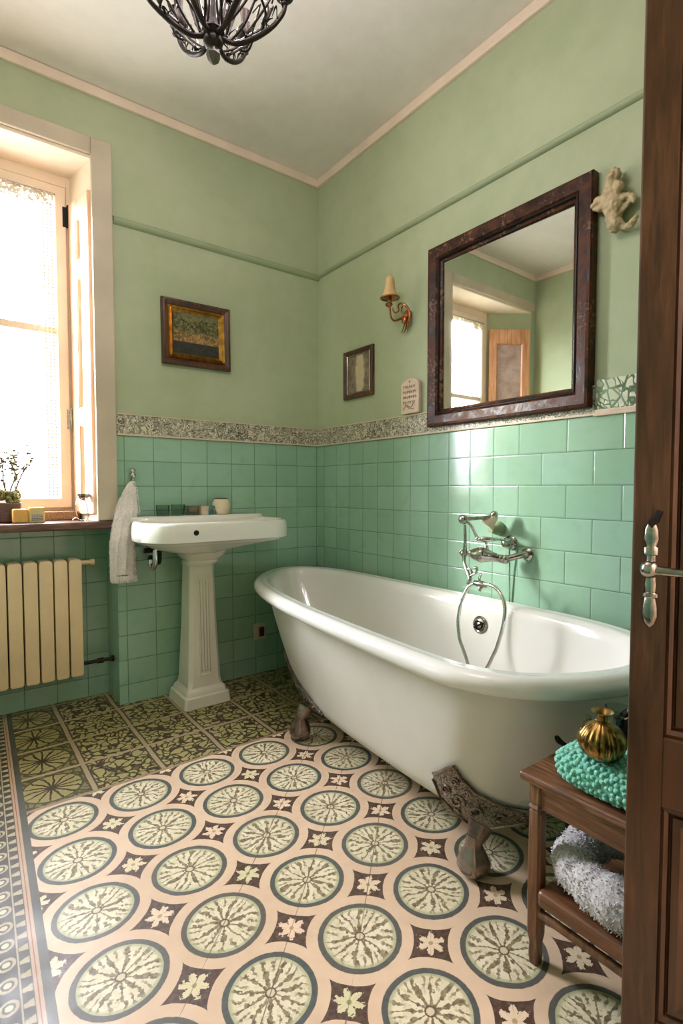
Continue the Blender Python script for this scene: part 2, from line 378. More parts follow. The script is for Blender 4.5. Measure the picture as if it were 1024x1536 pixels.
# ------------------------------------------------------------------ mesh helpers
class MB:
    def __init__(s): s.v = []; s.f = []; s.xf = None
    def add(s, vs, fs):
        b = len(s.v)
        for p in vs:
            p = Vector(p); s.v.append(s.xf @ p if s.xf else p)
        s.f += [tuple(b+i for i in f) for f in fs]; return s
    def box(s, x0, x1, y0, y1, z0, z1):
        return s.add([(x0,y0,z0),(x1,y0,z0),(x1,y1,z0),(x0,y1,z0),(x0,y0,z1),(x1,y0,z1),(x1,y1,z1),(x0,y1,z1)],
                     [(3,2,1,0),(4,5,6,7),(0,1,5,4),(1,2,6,5),(2,3,7,6),(3,0,4,7)])
    def prism(s, poly, z0, z1):
        n = len(poly); vs = [(x,y,z0) for x,y in poly]+[(x,y,z1) for x,y in poly]
        return s.add(vs, [tuple(range(n-1,-1,-1)), tuple(range(n,2*n))]+[(i,(i+1)%n,(i+1)%n+n,i+n) for i in range(n)])
    def loft(s, rings, closed=True, cap0=True, cap1=True):
        n = len(rings[0]); vs = [p for r in rings for p in r]; fs = []
        for k in range(len(rings)-1):
            for i in range(n if closed else n-1):
                j = (i+1)%n; fs.append((k*n+i,k*n+j,(k+1)*n+j,(k+1)*n+i))
        if cap0: fs.append(tuple(range(n-1,-1,-1)))
        if cap1: fs.append(tuple((len(rings)-1)*n+i for i in range(n)))
        return s.add(vs, fs)
    def tube(s, pts, r, n=8, closed=False, flat=1.):
        pts = [Vector(p) for p in pts]; N = len(pts); rs = r if isinstance(r, (list,tuple)) else [r]*N
        if len(rs) != N: rs = [rs[min(len(rs)-1, int(i*(len(rs)-1)/(N-1)))]+(rs[min(len(rs)-1, int(i*(len(rs)-1)/(N-1))+1)]-rs[min(len(rs)-1, int(i*(len(rs)-1)/(N-1)))])*((i*(len(rs)-1)/(N-1))%1) for i in range(N)]
        t = [(pts[min(i+1,N-1)]-pts[max(i-1,0)]).normalized() for i in range(N)]
        if closed: t = [(pts[(i+1)%N]-pts[i-1]).normalized() for i in range(N)]
        a = t[0].orthogonal().normalized(); rings = []
        for i in range(N):
            a = (a-t[i]*a.dot(t[i])); a = a.normalized() if a.length > 1e-6 else t[i].orthogonal().normalized(); b = t[i].cross(a)
            rings.append([pts[i]+(a*math.cos(2*PI*k/n)+b*math.sin(2*PI*k/n)*flat)*rs[i] for k in range(n)])
        if closed: rings.append(rings[0]); return s.loft(rings, True, False, False)
        return s.loft(rings)
    def lathe(s, prof, c=(0,0,0), axis=(0,0,1), n=28, mod=None, cap=True):
        c = Vector(c); ax = Vector(axis).normalized(); a = ax.orthogonal().normalized() if abs(ax.z) < .99 else V(1,0,0); b = ax.cross(a); rings = []
        for r, h in prof:
            ring = []
            for k in range(n):
                th = 2*PI*k/n; q = r*(mod(th,h) if mod else 1); ring.append(c+ax*h+(a*math.cos(th)+b*math.sin(th))*q)
            rings.append(ring)
        return s.loft(rings, True, cap, cap)
    def ball(s, c, r, n=14, sc=(1,1,1)):
        rings = []
        for i in range(1, n//2+1):
            ph = PI*i/(n//2+1); rings.append([Vector(c)+V(sc[0]*r*math.sin(ph)*math.cos(2*PI*k/n), sc[1]*r*math.sin(ph)*math.sin(2*PI*k/n), -sc[2]*r*math.cos(ph)) for k in range(n)])
        return s.loft(rings)
    def build(s, name, mat, parent=None, smooth=40, bevel=0, sub=0, origin=None, seg=2):
        me = bpy.data.meshes.new(name)
        if parent is not None: off = parent['_o']; off = Vector(off)
        elif origin is not None: off = Vector(origin)
        else:
            xs = [p.x for p in s.v]; ys = [p.y for p in s.v]; off = V((min(xs)+max(xs))/2, (min(ys)+max(ys))/2, min(p.z for p in s.v))
        me.from_pydata([p-off for p in s.v], [], s.f); me.validate()
        bm = bmesh.new(); bm.from_mesh(me); bmesh.ops.remove_doubles(bm, verts=bm.verts, dist=1e-6); bmesh.ops.recalc_face_normals(bm, faces=bm.faces); bm.to_mesh(me); bm.free()
        if smooth:
            for p in me.polygons: p.use_smooth = True
            me.set_sharp_from_angle(angle=math.radians(smooth))
        me.materials.append(MT[mat])
        o = bpy.data.objects.new(name, me); C.objects.link(o)
        if parent is not None: o.parent = parent
        else: o.location = off
        o['_o'] = list(off)
        if bevel:
            b = o.modifiers.new('bevel','BEVEL'); b.width = bevel; b.segments = seg; b.limit_method = 'ANGLE'; b.angle_limit = math.radians(35)
        if sub:
            b = o.modifiers.new('sub','SUBSURF'); b.levels = sub; b.render_levels = sub
        return o
def tag(o, label, cat, group=None):
    o['label'] = label; o['category'] = cat
    if group: o['group'] = group
    return o
def thing(name, loc, label, cat, group=None):
    o = bpy.data.objects.new(name, None); C.objects.link(o); o.location = loc; o['_o'] = list(loc); o.empty_display_size = .05
    return tag(o, label, cat, group)
def struct(o): o['kind'] = 'structure'; return o
def disp(o, tex, strength, size, mid=.5, sub=0):
    if sub:
        b = o.modifiers.new('sub','SUBSURF'); b.levels = sub; b.render_levels = sub
    t = bpy.data.textures.new(o.name+'_relief', tex)
    t.noise_scale = size
    d = o.modifiers.new('relief','DISPLACE'); d.texture = t; d.strength = strength; d.mid_level = mid; d.texture_coords = 'LOCAL'; return o
def cr(pts, n=6, closed=False):
    P = [Vector(p) for p in pts]; N = len(P); out = []
    for i in range(N if closed else N-1):
        g = (lambda k: P[k%N]) if closed else (lambda k: P[max(0,min(N-1,k))])
        a,b,c,d = g(i-1),g(i),g(i+1),g(i+2)
        for k in range(n):
            t = k/n; out.append(.5*((2*b)+(c-a)*t+(2*a-5*b+4*c-d)*t*t+(3*b-a-3*c+d)*t**3))
    if not closed: out.append(P[-1])
    return out
def rect_frame(mb, O, U, W, Nn, w, h, prof):
    """mitred frame on a w x h rectangle from O; prof = (inset, height) pairs"""
    O, U, W, Nn = map(Vector, (O,U,W,Nn)); rings = []
    for d, hh in prof:
        rings.append([O+U*d+W*d+Nn*hh, O+U*(w-d)+W*d+Nn*hh, O+U*(w-d)+W*(h-d)+Nn*hh, O+U*d+W*(h-d)+Nn*hh])
    return mb.loft(rings+[rings[0]], True, False, False)
def spiral(c, U, W, r0, r1, a0, a1, n=14):
    c, U, W = Vector(c), Vector(U), Vector(W)
    return [c+(U*math.cos(a0+(a1-a0)*i/n)+W*math.sin(a0+(a1-a0)*i/n))*(r0+(r1-r0)*i/n) for i in range(n+1)]

# ------------------------------------------------------------------ room shell
CZ = 3.01; XL = -2.47; YF = -3.1
O0 = (0,0,0)
m = MB().box(XL,0,YF,0,-.06,0); m.box(-2.41,-1.22,0,.22,-.06,0); m.box(-1.75,-.6,-4.6,YF,-.06,0)
struct(m.build('floor','encaustic_floor',origin=O0,smooth=0))
struct(MB().box(XL-.2,.2,YF-.1,.4,CZ,CZ+.1).build('ceiling','ceiling_plaster',origin=O0,smooth=0))
w = MB()
w.box(-1.22,.2,0,.4,0,CZ); w.prism([(-1.31,0),(-1.22,0),(-1.22,.4),(-1.36,.4),(-1.36,.25)],.93,CZ); w.box(-1.36,-1.22,.22,.4,0,.93)
w.box(-2.36,-1.31,0,.4,2.69,CZ); w.box(-2.36,-1.36,.22,.4,0,.93); w.box(XL-.2,-2.41,0,.4,0,CZ); w.box(-2.41,-2.36,.22,.4,0,.93)
w.prism([(-2.41,0),(-2.10,.25),(-2.10,.4),(-2.41,.4)],.93,2.69)
w.box(-2.41,-2.36,0,.4,2.69,CZ); w.box(-2.36,-1.36,.25,.4,2.645,2.69)
wall_back = struct(w.build('wall_back','green_plaster',origin=O0,smooth=0))
# right-hand reveal is painted cream: a thin lining board and soffit
wall_right = struct(MB().box(0,.2,YF-.1,0,0,CZ).build('wall_right','green_plaster',origin=O0,smooth=0))
wall_left = struct(MB().box(XL-.2,XL,YF-.1,0,0,CZ).build('wall_left','green_plaster',origin=O0,smooth=0))
w = MB().box(XL,-1.72,YF-.1,YF,0,CZ).box(-.70,0,YF-.1,YF,0,CZ).box(-1.72,-.70,YF-.1,YF,2.12,CZ)
wall_front = struct(w.build('wall_front','green_plaster',origin=O0,smooth=0))
# hall beyond the doorway, behind the viewer
w = MB().box(-1.95,-1.75,-4.7,YF-.1,0,2.7).box(-.6,-.4,-4.7,YF-.1,0,2.7).box(-1.95,-.4,-4.8,-4.6,0,2.7).box(-1.95,-.4,-4.8,YF-.1,2.7,2.8)
struct(w.build('wall_hall','cream_plaster',origin=O0,smooth=0))
# tiled dado (glazed tiles stand 8 mm proud of the plaster)
T = .008; ZT = 1.3655
def tiles(name, mb, mat, par): o = mb.build(name, mat, par, smooth=0); o['kind'] = 'structure'; return o
tiles('wall_tiles', MB().box(-1.22,0,-T,0,0,ZT), 'tiles_back', wall_back)
tiles('recess_tiles', MB().box(-2.41,-1.22,.22-T,.22,0,.90), 'tiles_back', wall_back)
tiles('recess_side_tiles', MB().box(-1.2285,-1.22,-T,.22-T,0,.90), 'tiles_side', wall_back)
tiles('wall_tiles', MB().box(-T,0,YF,-T,0,ZT), 'tiles_right', wall_right)
tiles('wall_tiles', MB().box(XL,XL+T,YF,0,0,ZT), 'tiles_side', wall_left)
tiles('wall_tiles', MB().box(XL+T,-1.74,YF,YF+T,0,ZT).box(-.68,-T,YF,YF+T,0,ZT), 'tiles_back', wall_front)
# relief border
def border(name, mb, par): return tiles(name, mb, 'border_relief', par)
ZB0, ZB1 = 1.372, 1.468
border('border_tiles', MB().box(-1.22,-.010,-.012,0,ZB0,ZB1), wall_back)
border('border_tiles', MB().box(-.012,0,-1.795,-.012,ZB0,ZB1), wall_right)
tiles('leaf_border_tiles', MB().box(-.013,0,-2.4,-1.797,1.385,1.492), 'leaf_tile', wall_right)
t = MB()
for z0, dz, pr in ((1.3655,.0085,.018),(1.468,.006,.016)):
    t.box(-1.22,-.012,-pr,0,z0,z0+dz); t.box(-pr,0,-2.4 if z0 < 1.4 else -1.797,-.012,z0,z0+dz)
struct(t.build('trim_1','plaque_clay',origin=O0,smooth=0,bevel=.002))
struct(MB().box(-.015,0,-2.4,-1.797,1.374,1.385).box(-.02,0,-2.4,-1.795,1.362,1.374).build('trim_2','plaque_clay',origin=O0,smooth=0,bevel=.002))
# picture rail moulding
def prof_run(mb, prof, p0, p1, nrm):
    p0, p1, nrm = Vector(p0), Vector(p1), Vector(nrm)
    return mb.loft([[p+nrm*a+V(0,0,b) for a, b in prof] for p in (p0,p1)])
rail = [(0,-.018),(.012,-.016),(.024,-.004),(.026,.006),(.018,.014),(.006,.018),(0,.022)]
m = MB(); prof_run(m, rail, (-1.218,0,2.415), (0,0,2.415), (0,-1,0)); struct(m.build('trim_3','green_moulding',origin=O0,smooth=50))
rail2 = [(0,-.014),(.010,-.013),(.018,-.004),(.018,.004),(.010,.012),(0,.014)]
m = MB(); prof_run(m, rail2, (0,0,2.425), (0,-3.1,2.425), (-1,0,0)); struct(m.build('trim_4','green_moulding',origin=O0,smooth=50))
# ceiling strip
m = MB().box(XL,0,-.018,0,2.962,CZ).box(-.018,0,YF,-.018,2.962,CZ).box(XL,XL+.018,YF,-.018,2.962,CZ)
struct(m.build('trim_5','cornice_paint',origin=O0,smooth=0,bevel=.004))

# ------------------------------------------------------------------ window
WX0, WX1, WY = -2.10, -1.36, .25
m = MB().box(-1.317,-1.222,-.022,0,.942,2.765).box(-2.44,-1.317,-.0215,0,2.686,2.765)
struct(m.build('trim_6','casing_paint',origin=O0,smooth=0,bevel=.006))
m = MB().box(-2.41,-1.31,0,.30,2.672,2.69); struct(m.build('trim_7','cream_plaster',origin=O0,smooth=0))
m = MB().prism([(-1.310,.001),(-1.360,.25),(-1.364,.25),(-1.314,.001)],.94,2.672)
struct(m.build('trim_8','cream_plaster',origin=O0,smooth=0))
m = MB()
m.box(WX0,WX1,WY,WY+.07,.985,1.0).box(WX0,WX1,WY-.004,WY+.07,2.62,2.674)
m.box(WX1-.022,WX1+.004,WY-.006,WY+.07,.985,2.65).box(WX0,WX0+.03,WY-.006,WY+.07,.985,2.65)
win = struct(m.build('window_1','cream_paint',origin=O0,smooth=0,bevel=.004))
SX0, SX1 = WX0+.03, WX1-.024
m = MB(); rect_frame(m,(SX0,WY,1.0),(1,0,0),(0,0,1),(0,-1,0),SX1-SX0,1.615,[(0,-.035),(0,.012),(.004,.016),(.048,.016),(.054,.008),(.058,.004),(.060,-.035)])
struct(m.build('sash_frame','cream_paint',win,smooth=30))
struct(MB().box(SX0+.05,SX1-.05,WY-.006,WY+.03,1.880,1.916).build('glazing_bar','cream_paint',win,bevel=.003))
struct(MB().box(SX0+.05,SX1-.05,WY+.012,WY+.016,1.05,2.56).build('window_glass','window_glass',win,smooth=0))
for zz in (1.455, 2.47):
    h = MB().tube([(WX1-.020,WY-.018,zz-.045),(WX1-.020,WY-.018,zz+.045)],.007,10); h.box(WX1-.040,WX1-.006,WY-.017,WY-.012,zz-.05,zz+.05)
    h.tube([(WX1-.020,WY-.018,zz+.045),(WX1-.014,WY-.022,zz+.06)],.005,8)
    struct(h.build('hinge','black_metal' if zz > 2 else 'aged_nickel',win,bevel=.001))
# stone ledge under the sash
struct(MB().box(-2.10,-1.362,.17,.25,.94,.985).box(-2.10,-1.362,.25,.40,.93,.985).build('trim_9','granite',origin=O0,smooth=0,bevel=.005))
# sill board
m = MB().box(-2.41,-1.222,-.035,.0,.902,.94).box(-2.40,-1.31,0,.25,.902,.94)
struct(m.build('trim_10','sill_wood',origin=O0,smooth=0,bevel=.008))

def shutter(name, label, O, U, Nn, w, z0, z1, rails, fm, pm, stile):
    O, U, Nn = Vector(O), Vector(U).normalized(), Vector(Nn).normalized(); W = V(0,0,1)
    X_ = Matrix(((U.x,-Nn.x,0,O.x),(U.y,-Nn.y,0,O.y),(U.z,-Nn.z,1,O.z),(0,0,0,1)))
    r = thing(name, O+V(0,0,z0), label, 'shutter')
    m = MB(); m.xf = X_
    m.box(0,stile,-.026,0,z0,z1).box(w-stile,w,-.026,0,z0,z1)
    for a, b in rails: m.box(stile,w-stile,-.026,0,a,b)
    m.build('shutter_frame',fm,r,smooth=0,bevel=.003)
    for (a0,a1),(b0,b1) in zip(rails,rails[1:]):
        p = MB(); p.xf = X_; p.box(stile-.002,w-stile+.002,-.012,-.004,a1-.002,b0+.002)
        rings = []
        p.build('panel',pm,r,smooth=0)
        q = MB(); q.xf = X_
        rect_frame(q,(stile,-.012,a1),(1,0,0),(0,0,1),(0,-1,0),w-2*stile,b0-a1,[(0,0),(0,.012),(.006,.010),(.014,0)]); q.build('moulding',fm,r,smooth=30)
    return r
# right leaf lies along the right reveal, left leaf on the left splay
shutter('window_shutter','pale peach wooden shutter leaf folded against the right reveal of the window',(-1.350,.236,0),V(.047,-.228,0),V(-.98,-.2,0),.225,.975,2.53,
        [(.975,1.06),(1.42,1.50),(2.15,2.23),(2.44,2.53)],'shutter_peach','shutter_wood',.085)
shutter('window_shutter','orange-brown wooden shutter leaf with a grey panel, seen in the mirror',(-2.105,.225,0),V(-.29,-.235,0),V(.63,-.777,0),.36,.975,2.52,
        [(.975,1.08),(2.40,2.52)],'shutter_wood','shutter_panel',.06)

# lace curtain
def drape(x0, x1, z0, z1, y, amp, n=60, k=30, ph=0.):
    vs = []; fs = []
    for j in range(k+1):
        for i in range(n+1):
            x = x0+(x1-x0)*i/n; z = z0+(z1-z0)*j/k
            vs.append((x, y+amp*math.sin(x*62+ph+.8*math.sin(z*2.5)), z))
    for j in range(k):
        for i in range(n):
            a = j*(n+1)+i; fs.append((a,a+1,a+n+2,a+n+1))
    return MB().add(vs, fs)
cur = thing('lace_curtain',(-1.75,.235,1.06),'white lace net curtain hanging inside the bright window sash','curtain')
drape(-2.02,-1.492,1.055,2.53,.232,.004).build('net',"lace_net",cur)
drape(-1.492,-1.442,1.055,2.53,.232,.003,16).build('eyelet_edge','lace_edge',cur)
drape(-2.02,-1.442,2.50,2.565,.228,.004,60,4).build('heading','lace_heading',cur)
MB().tube([(-2.03,.226,2.563),(-1.432,.226,2.563)],.005,8).build('curtain_rod','aged_nickel',cur)

# ------------------------------------------------------------------ things on the sill
SZ = .94
r = thing('planter',(-1.66,.10,SZ),'mossy wooden planter box with bare twigs on the window sill','planter')
MB().box(-1.735,-1.625,.095,.165,SZ,SZ+.095).build('box','sill_wood',r,bevel=.006,smooth=0)
mo = MB(); random.seed(3)
for i in range(90):
    x = random.uniform(-1.733,-1.627); y = random.uniform(.097,.163); mo.ball((x,y,SZ+.098+random.uniform(0,.05)),random.uniform(.008,.013),8)
mo.build('moss','moss',r)
tw = MB(); lf = MB()
def branch(p, d, L, r0, dep):
    pts = [Vector(p)]; d = Vector(d).normalized()
    for i in range(5):
        d = (d+V(random.uniform(-.2,.2),random.uniform(-.14,.14),random.uniform(-.05,.22))).normalized(); q = pts[-1]+d*L/5; q.y = min(q.y,.19); pts.append(q)
    tw.tube(cr(pts,2),[r0,r0*.4],5)
    if dep > 0:
        for k in range(3): branch(pts[random.randint(1,4)], d+V(random.uniform(-1,1),random.uniform(-.5,.4),random.uniform(.2,.9)), L*.6, r0*.55, dep-1)
    else:
        for k in range(4): lf.ball(pts[random.randint(1,5)]+V(random.uniform(-.006,.006),random.uniform(-.006,.006),0), random.uniform(.004,.008), 6)
for sx, sz in ((-.1,1.),(.35,1.),(-.5,.9),(.1,1.2)): branch((-1.675+sx*.04,.13,SZ+.12),(sx,-.05,sz),random.uniform(.16,.23),.0048,2)
tw.build('twigs','bark',r); lf.build('buds','twig_leaf',r)['kind'] = 'stuff'
m = MB().box(-1.668,-1.605,.02,.075,SZ,SZ+.066)
tag(m.build('soap_block','soap_yellow',bevel=.008,smooth=0,seg=3),'golden yellow soap block with rounded edges on the sill below the planter','soap')
r = thing('soap_box',(-1.573,.04,SZ),'pale yellow soap carton with a grey label, right of the golden soap block','box')
MB().box(-1.603,-1.540,.012,.07,SZ,SZ+.072).build('carton','soap_pale',r,bevel=.005,smooth=0)
lb = MB().box(-1.598,-1.545,.0105,.0125,SZ+.008,SZ+.042).build('label','label_paper',r,smooth=0)
ink = MB()
for k in range(4):
    x = -1.594
    while x < -1.550:
        wd = random.uniform(.003,.007); ink.box(x,x+wd,.0098,.0108,SZ+.0125+k*.0075,SZ+.0155+k*.0075); x += wd+.0018
ink.build('print','label_ink',r,smooth=0)
# silver shell jug with wire at the right end of the sill
r = thing('shell_jug',(-1.345,.09,SZ),'small silver shell shaped cup on a curled wire stand at the sill end','cup')
m = MB().lathe([(.004,0),(.014,.006),(.024,.02),(.026,.034),(.022,.034),(.012,.012),(.002,.008)],(-1.338,.045,SZ+.10),n=20,mod=lambda th,h:1+.09*math.cos(8*th)); m.build('shell_cup','aged_nickel',r)
m = MB().tube(cr([(-1.356,.07,SZ+.004),(-1.372,.065,SZ+.05),(-1.366,.06,SZ+.10),(-1.348,.05,SZ+.135),(-1.334,.045,SZ+.115)],6),.0022,6)
m.tube(cr([(-1.385,.06,SZ+.006),(-1.372,.055,SZ+.016),(-1.356,.065,SZ+.004),(-1.335,.05,SZ+.003),(-1.325,.03,SZ+.006)],6),.004,7)
m.tube(cr([(-1.325,.03,SZ+.006),(-1.322,.035,SZ+.05),(-1.333,.045,SZ+.102)],6),.002,6); m.build('wire_stand','aged_nickel',r); r.location.x -= .028

# ------------------------------------------------------------------ radiator in the recess
r = thing('radiator',(-1.75,.10,.0),'cream enamelled column radiator in the tiled recess under the window','radiator')
RX = -1.378; FW = .0640
for k in range(15):
    x1 = RX-k*FW; x0 = x1-FW+.0045
    m = MB(); zt, zb, y0, y1 = .752, .165, .055, .150
    ring = lambda z, i: [(x0+i,y0+i*.6,z),(x1-i,y0+i*.6,z),(x1-i,y1,z),(x0+i,y1,z)]
    m.loft([ring(zb,.008),ring(zb+.012,.001),ring(zt-.014,.001),ring(zt-.003,.006),ring(zt,.014)])
    m.build('radiator_section','radiator_enamel',r,bevel=.003,smooth=35)
MB().box(RX-15*FW+.01,RX-.01,.10,.148,.17,.735).build('core','black_metal',r)
m = MB().tube([(RX-.02,.10,.728),(RX+.052,.10,.728)],.012,14); m.tube([(RX+.046,.10,.728),(RX+.064,.10,.728)],.017,14); m.build('end_plug','radiator_enamel',r)
m = MB().tube([(RX-.02,.10,.215),(-1.2285,.10,.215)],.009,12); m.tube([(RX+.07,.10,.215),(RX+.10,.10,.215)],.014,10); m.tube([(-1.242,.10,.215),(-1.2288,.10,.215)],.016,14); m.build('supply_pipe','bronze_dark',r)
for x in (RX-.05, RX-.75): MB().box(x-.012,x+.012,.15,.2138,.66,.69).build('wall_bracket','black_metal',r)

# ------------------------------------------------------------------ washbasin
r = thing('pedestal_washbasin',(-.87,-.2,0),'white pedestal washbasin with a fluted tapering column against the green tiles','washbasin')
def sq(cx, cy, hx, hy, z, ch=.0):
    if ch: return [(cx-hx+ch,cy-hy,z),(cx+hx-ch,cy-hy,z),(cx+hx,cy-hy+ch,z),(cx+hx,cy+hy-ch,z),(cx+hx-ch,cy+hy,z),(cx-hx+ch,cy+hy,z),(cx-hx,cy+hy-ch,z),(cx-hx,cy-hy+ch,z)]
    return [(cx-hx,cy-hy,z),(cx+hx,cy-hy,z),(cx+hx,cy+hy,z),(cx-hx,cy+hy,z)]
px, py = -.870, -.165
m = MB(); L = []
for z, h in ((0,.125),(.052,.118),(.056,.108),(.075,.104),(.088,.094),(.094,.090),(.100,.090),(.125,.086),(.40,.074),(.70,.066),(.715,.070)):
    L.append(sq(px,py,h,h,z,.012 if z < .1 else .018))
m.loft(L); m.build('column','pedestal_ceramic',r,smooth=30,bevel=.002)
m = MB()
for k in range(3):
    xo = (k-1)*.0155
    m.loft([[(px+xo-.0055,py-.0855+.0,.17),(px+xo+.0055,py-.0855,.17),(px+xo+.0045,py-.092,.175),(px+xo-.0045,py-.092,.175)],[(px+xo-.0055,py-.065,.64),(px+xo+.0055,py-.065,.64),(px+xo+.0045,py-.0735,.635),(px+xo-.0045,py-.0735,.635)]])
rect_frame(m,(px-.030,py-.0865,.15),(1,0,0),V(0,.0195,.5).normalized(),(0,-1,0),.060,.51,[(0,-.004),(0,.0035),(.005,.0035),(.006,-.004)])
m.build('fluting','pedestal_ceramic',r,smooth=0)
# neck
m = MB()
L = []
for z, a, b in ((.705,.072,.072),(.712,.080,.078),(.724,.086,.084),(.736,.082,.080),(.744,.094,.092),(.760,.112,.106),(.790,.124,.120),(.82,.14,.14)):
    L.append([(px+.02*(z-.7)/.1+a*math.copysign(abs(math.cos(t))**.7,math.cos(t)),py-.01+b*math.copysign(abs(math.sin(t))**.7,math.sin(t)),z) for t in [2*PI*k/36 for k in range(36)]])
m.loft(L); m.build('neck','pedestal_ceramic',r)
# basin
def plan(x0, x1, y0, y1, z, n=56, e=3.2):
    # rounded rectangle with its own elliptical radius at each corner
    out = []; sx = min(1,(x1-x0)/.78); sy = min(1,(y1-y0)/.445)
    for cx_, cy_, rx, ry, a0 in ((x1,y1,.03*sx,.03*sy,0),(x0,y1,.15*sx,.20*sy,90),(x0,y0,.13*sx,.20*sy,180),(x1,y0,.14*sx,.20*sy,270)):
        qx = cx_-rx if cx_ == x1 else cx_+rx; qy = cy_-ry if cy_ == y1 else cy_+ry
        for k in range(14):
            t = math.radians(a0+90*k/13); out.append((qx+rx*math.cos(t), qy+ry*math.sin(t), z))
    return out
bx0, bx1, by0, by1 = -1.205, -.425, -.455, -.010
m = MB(); L = []
for z, i in ((.805,.34),(.80,.25),(.805,.17)): pass
for z, ix0, ix1, iy0 in ((.775,.235,.375,.17),(.795,.12,.31,.115),(.815,.065,.20,.075),(.832,.035,.05,.045),(.838,.022,.022,.030),(.845,.016,.016,.024)):
    L.append(plan(bx0+ix0,bx1-ix1,by0+iy0,by1,z))
m.loft(L,cap1=False); 
L = [plan(bx0+.016,bx1-.016,by0+.024,by1,.845),plan(bx0+.006,bx1-.006,by0+.012,by1,.846),plan(bx0,bx1,by0+.004,by1,.852),plan(bx0+.001,bx1-.001,by0+.003,by1,.885),plan(bx0+.004,bx1-.004,by0+.006,by1,.925),plan(bx0+.010,bx1-.010,by0+.012,by1-.002,.937),plan(bx0+.020,bx1-.020,by0+.022,by1-.006,.941)]
L += [plan(bx0+.034,bx1-.034,by0+.036,by1-.105,.938),plan(bx0+.042,bx1-.042,by0+.046,by1-.115,.925),plan(bx0+.075,bx1-.075,by0+.075,by1-.13,.875),plan(bx0+.16,bx1-.16,by0+.13,by1-.17,.832),plan(bx0+.34,bx1-.34,by0+.2,by1-.2,.822)]
m.loft(L,cap0=False); m.build('basin','porcelain',r,smooth=50)
m = MB(); m.loft([plan(bx0+.02,bx1-.02,by1-.115,by1,.930),plan(bx0+.02,bx1-.02,by1-.112,by1,.952),plan(bx0+.03,bx1-.03,by1-.104,by1-.004,.958)]); m.build('back_ledge','porcelain',r,smooth=50)
MB().lathe([(.013,0),(.013,.003),(.009,.005),(.007,.003)],(-.99,by0+.006,.895),(0,-1,0),20).build('overflow_hole','black_metal',r)
m = MB().tube(cr([(-1.10,-.20,.80),(-1.10,-.20,.745),(-1.10,-.185,.715),(-1.10,-.155,.705),(-1.10,-.13,.72),(-1.10,-.125,.745)],6),.012,12)
m.build('waste_trap','chrome',r)
m = MB().tube(cr([(-1.06,-.05,.735),(-1.06,-.12,.725),(-1.06,-.14,.75),(-1.06,-.14,.80)],6),.011,10); m.tube([(-1.06,-.0085,.735),(-1.06,-.06,.735)],.019,14); m.tube([(-1.14,-.15,.795),(-1.00,-.15,.795)],.013,10); m.build('supply_fitting','black_metal',r)

# things on the basin ledge
LZ = .958
def tumbler(x, y, rr, h, lab):
    r = thing('glass_tumbler',(x,y,LZ),lab,'glass')
    MB().lathe([(rr*.86,0),(rr*.92,.006),(rr,h),(rr-.003,h),(rr*.86-.003,.009),(.002,.007)],(x,y,LZ),n=24,mod=lambda th,h:1+.02*math.cos(10*th)).build('glass','tumbler_glass',r)
tumbler(-1.012,-.055,.034,.056,'clear cut glass tumbler, leftmost on the basin ledge')
tumbler(-.935,-.06,.036,.058,'clear glass tumbler second from the left on the basin ledge')
r = thing('soap_dish',(-.855,-.062,LZ),'low grey patterned glass soap dish in the middle of the basin ledge','dish')
MB().lathe([(.03,0),(.036,.005),(.042,.04),(.040,.05),(.036,.048),(.028,.01),(.002,.008)],(-.855,-.062,LZ),n=24,mod=lambda th,h:1+.05*math.cos(12*th)).build('dish','tumbler_glass',r)
MB().box(-.878,-.832,-.08,-.045,LZ+.012,LZ+.044).build('soap_bar','granite',r,bevel=.008)
r = thing('ceramic_cup',(-.785,-.065,LZ),'small grey and white cup with a teal round handle beside the cream jar','cup')
MB().lathe([(.022,0),(.029,.01),(.031,.045),(.028,.046),(.02,.01),(.002,.008)],(-.795,-.06,LZ),n=24).build('cup_body','plaque_clay',r)
MB().tube([(-.752+.021*math.cos(a),-.078,LZ+.024+.021*math.sin(a)) for a in [2*PI*k/20 for k in range(20)]],.006,8,True).build('ring_handle','teal_ceramic',r)
r = thing('cream_jar',(-.693,-.062,LZ),'rounded cream ceramic jar at the right of the basin ledge','jar')
MB().lathe([(.034,0),(.041,.006),(.049,.035),(.049,.055),(.043,.074),(.035,.082),(.035,.086),(.030,.086),(.028,.078),(.002,.074)],(-.693,-.062,LZ),n=32).build('jar_body','cream_ceramic',r)
MB().tube([(-.693+.034*math.cos(a),-.062+.034*math.sin(a),LZ+.087) for a in [2*PI*k/24 for k in range(24)]],.0025,6,True).build('rim','walnut',r)

# towel hook and towel
hk = thing('towel_hook',(-1.152,-T,1.16),'small chrome wall hook with a ball finial above the white towel','hook')
m = MB().ball((-1.152,-.030,1.190),.014,12); m.tube([(-1.152,-.008,1.168),(-1.152,-.028,1.166)],.013,12); m.ball((-1.152,-.036,1.166),.015,12)
m.tube(cr([(-1.152,-.030,1.180),(-1.152,-.034,1.15),(-1.153,-.040,1.12),(-1.153,-.056,1.112),(-1.153,-.062,1.128)],5),.006,9); m.build('hook_body','chrome',hk)
def towel():
    m = MB(); L = []; NN = 64
    for j in range(33):
        f = j/32; z = 1.135-.475*f; cx_ = -1.161-.052*min(1,f*1.6)**.8; hw = .012+.046*min(1,f/.30)**.75-.004*math.sin(f*6); hd = .012+.018*min(1,f/.3)
        ring = []
        for k in range(NN):
            t = 2*PI*k/NN; pl = 1+.16*math.sin(t*9+f*3)*min(1,f*3)+.06*math.sin(t*17+f*9)
            if f > .93: pl *= 1.06
            ring.append((cx_+hw*math.cos(t)*(.92+.08*pl),-.050+max(-.06,hd*math.sin(t)*pl),z-(.022*math.sin(t*2.3+.6) if j == 32 else 0)))
        L.append(ring)
    m.loft(L); return m
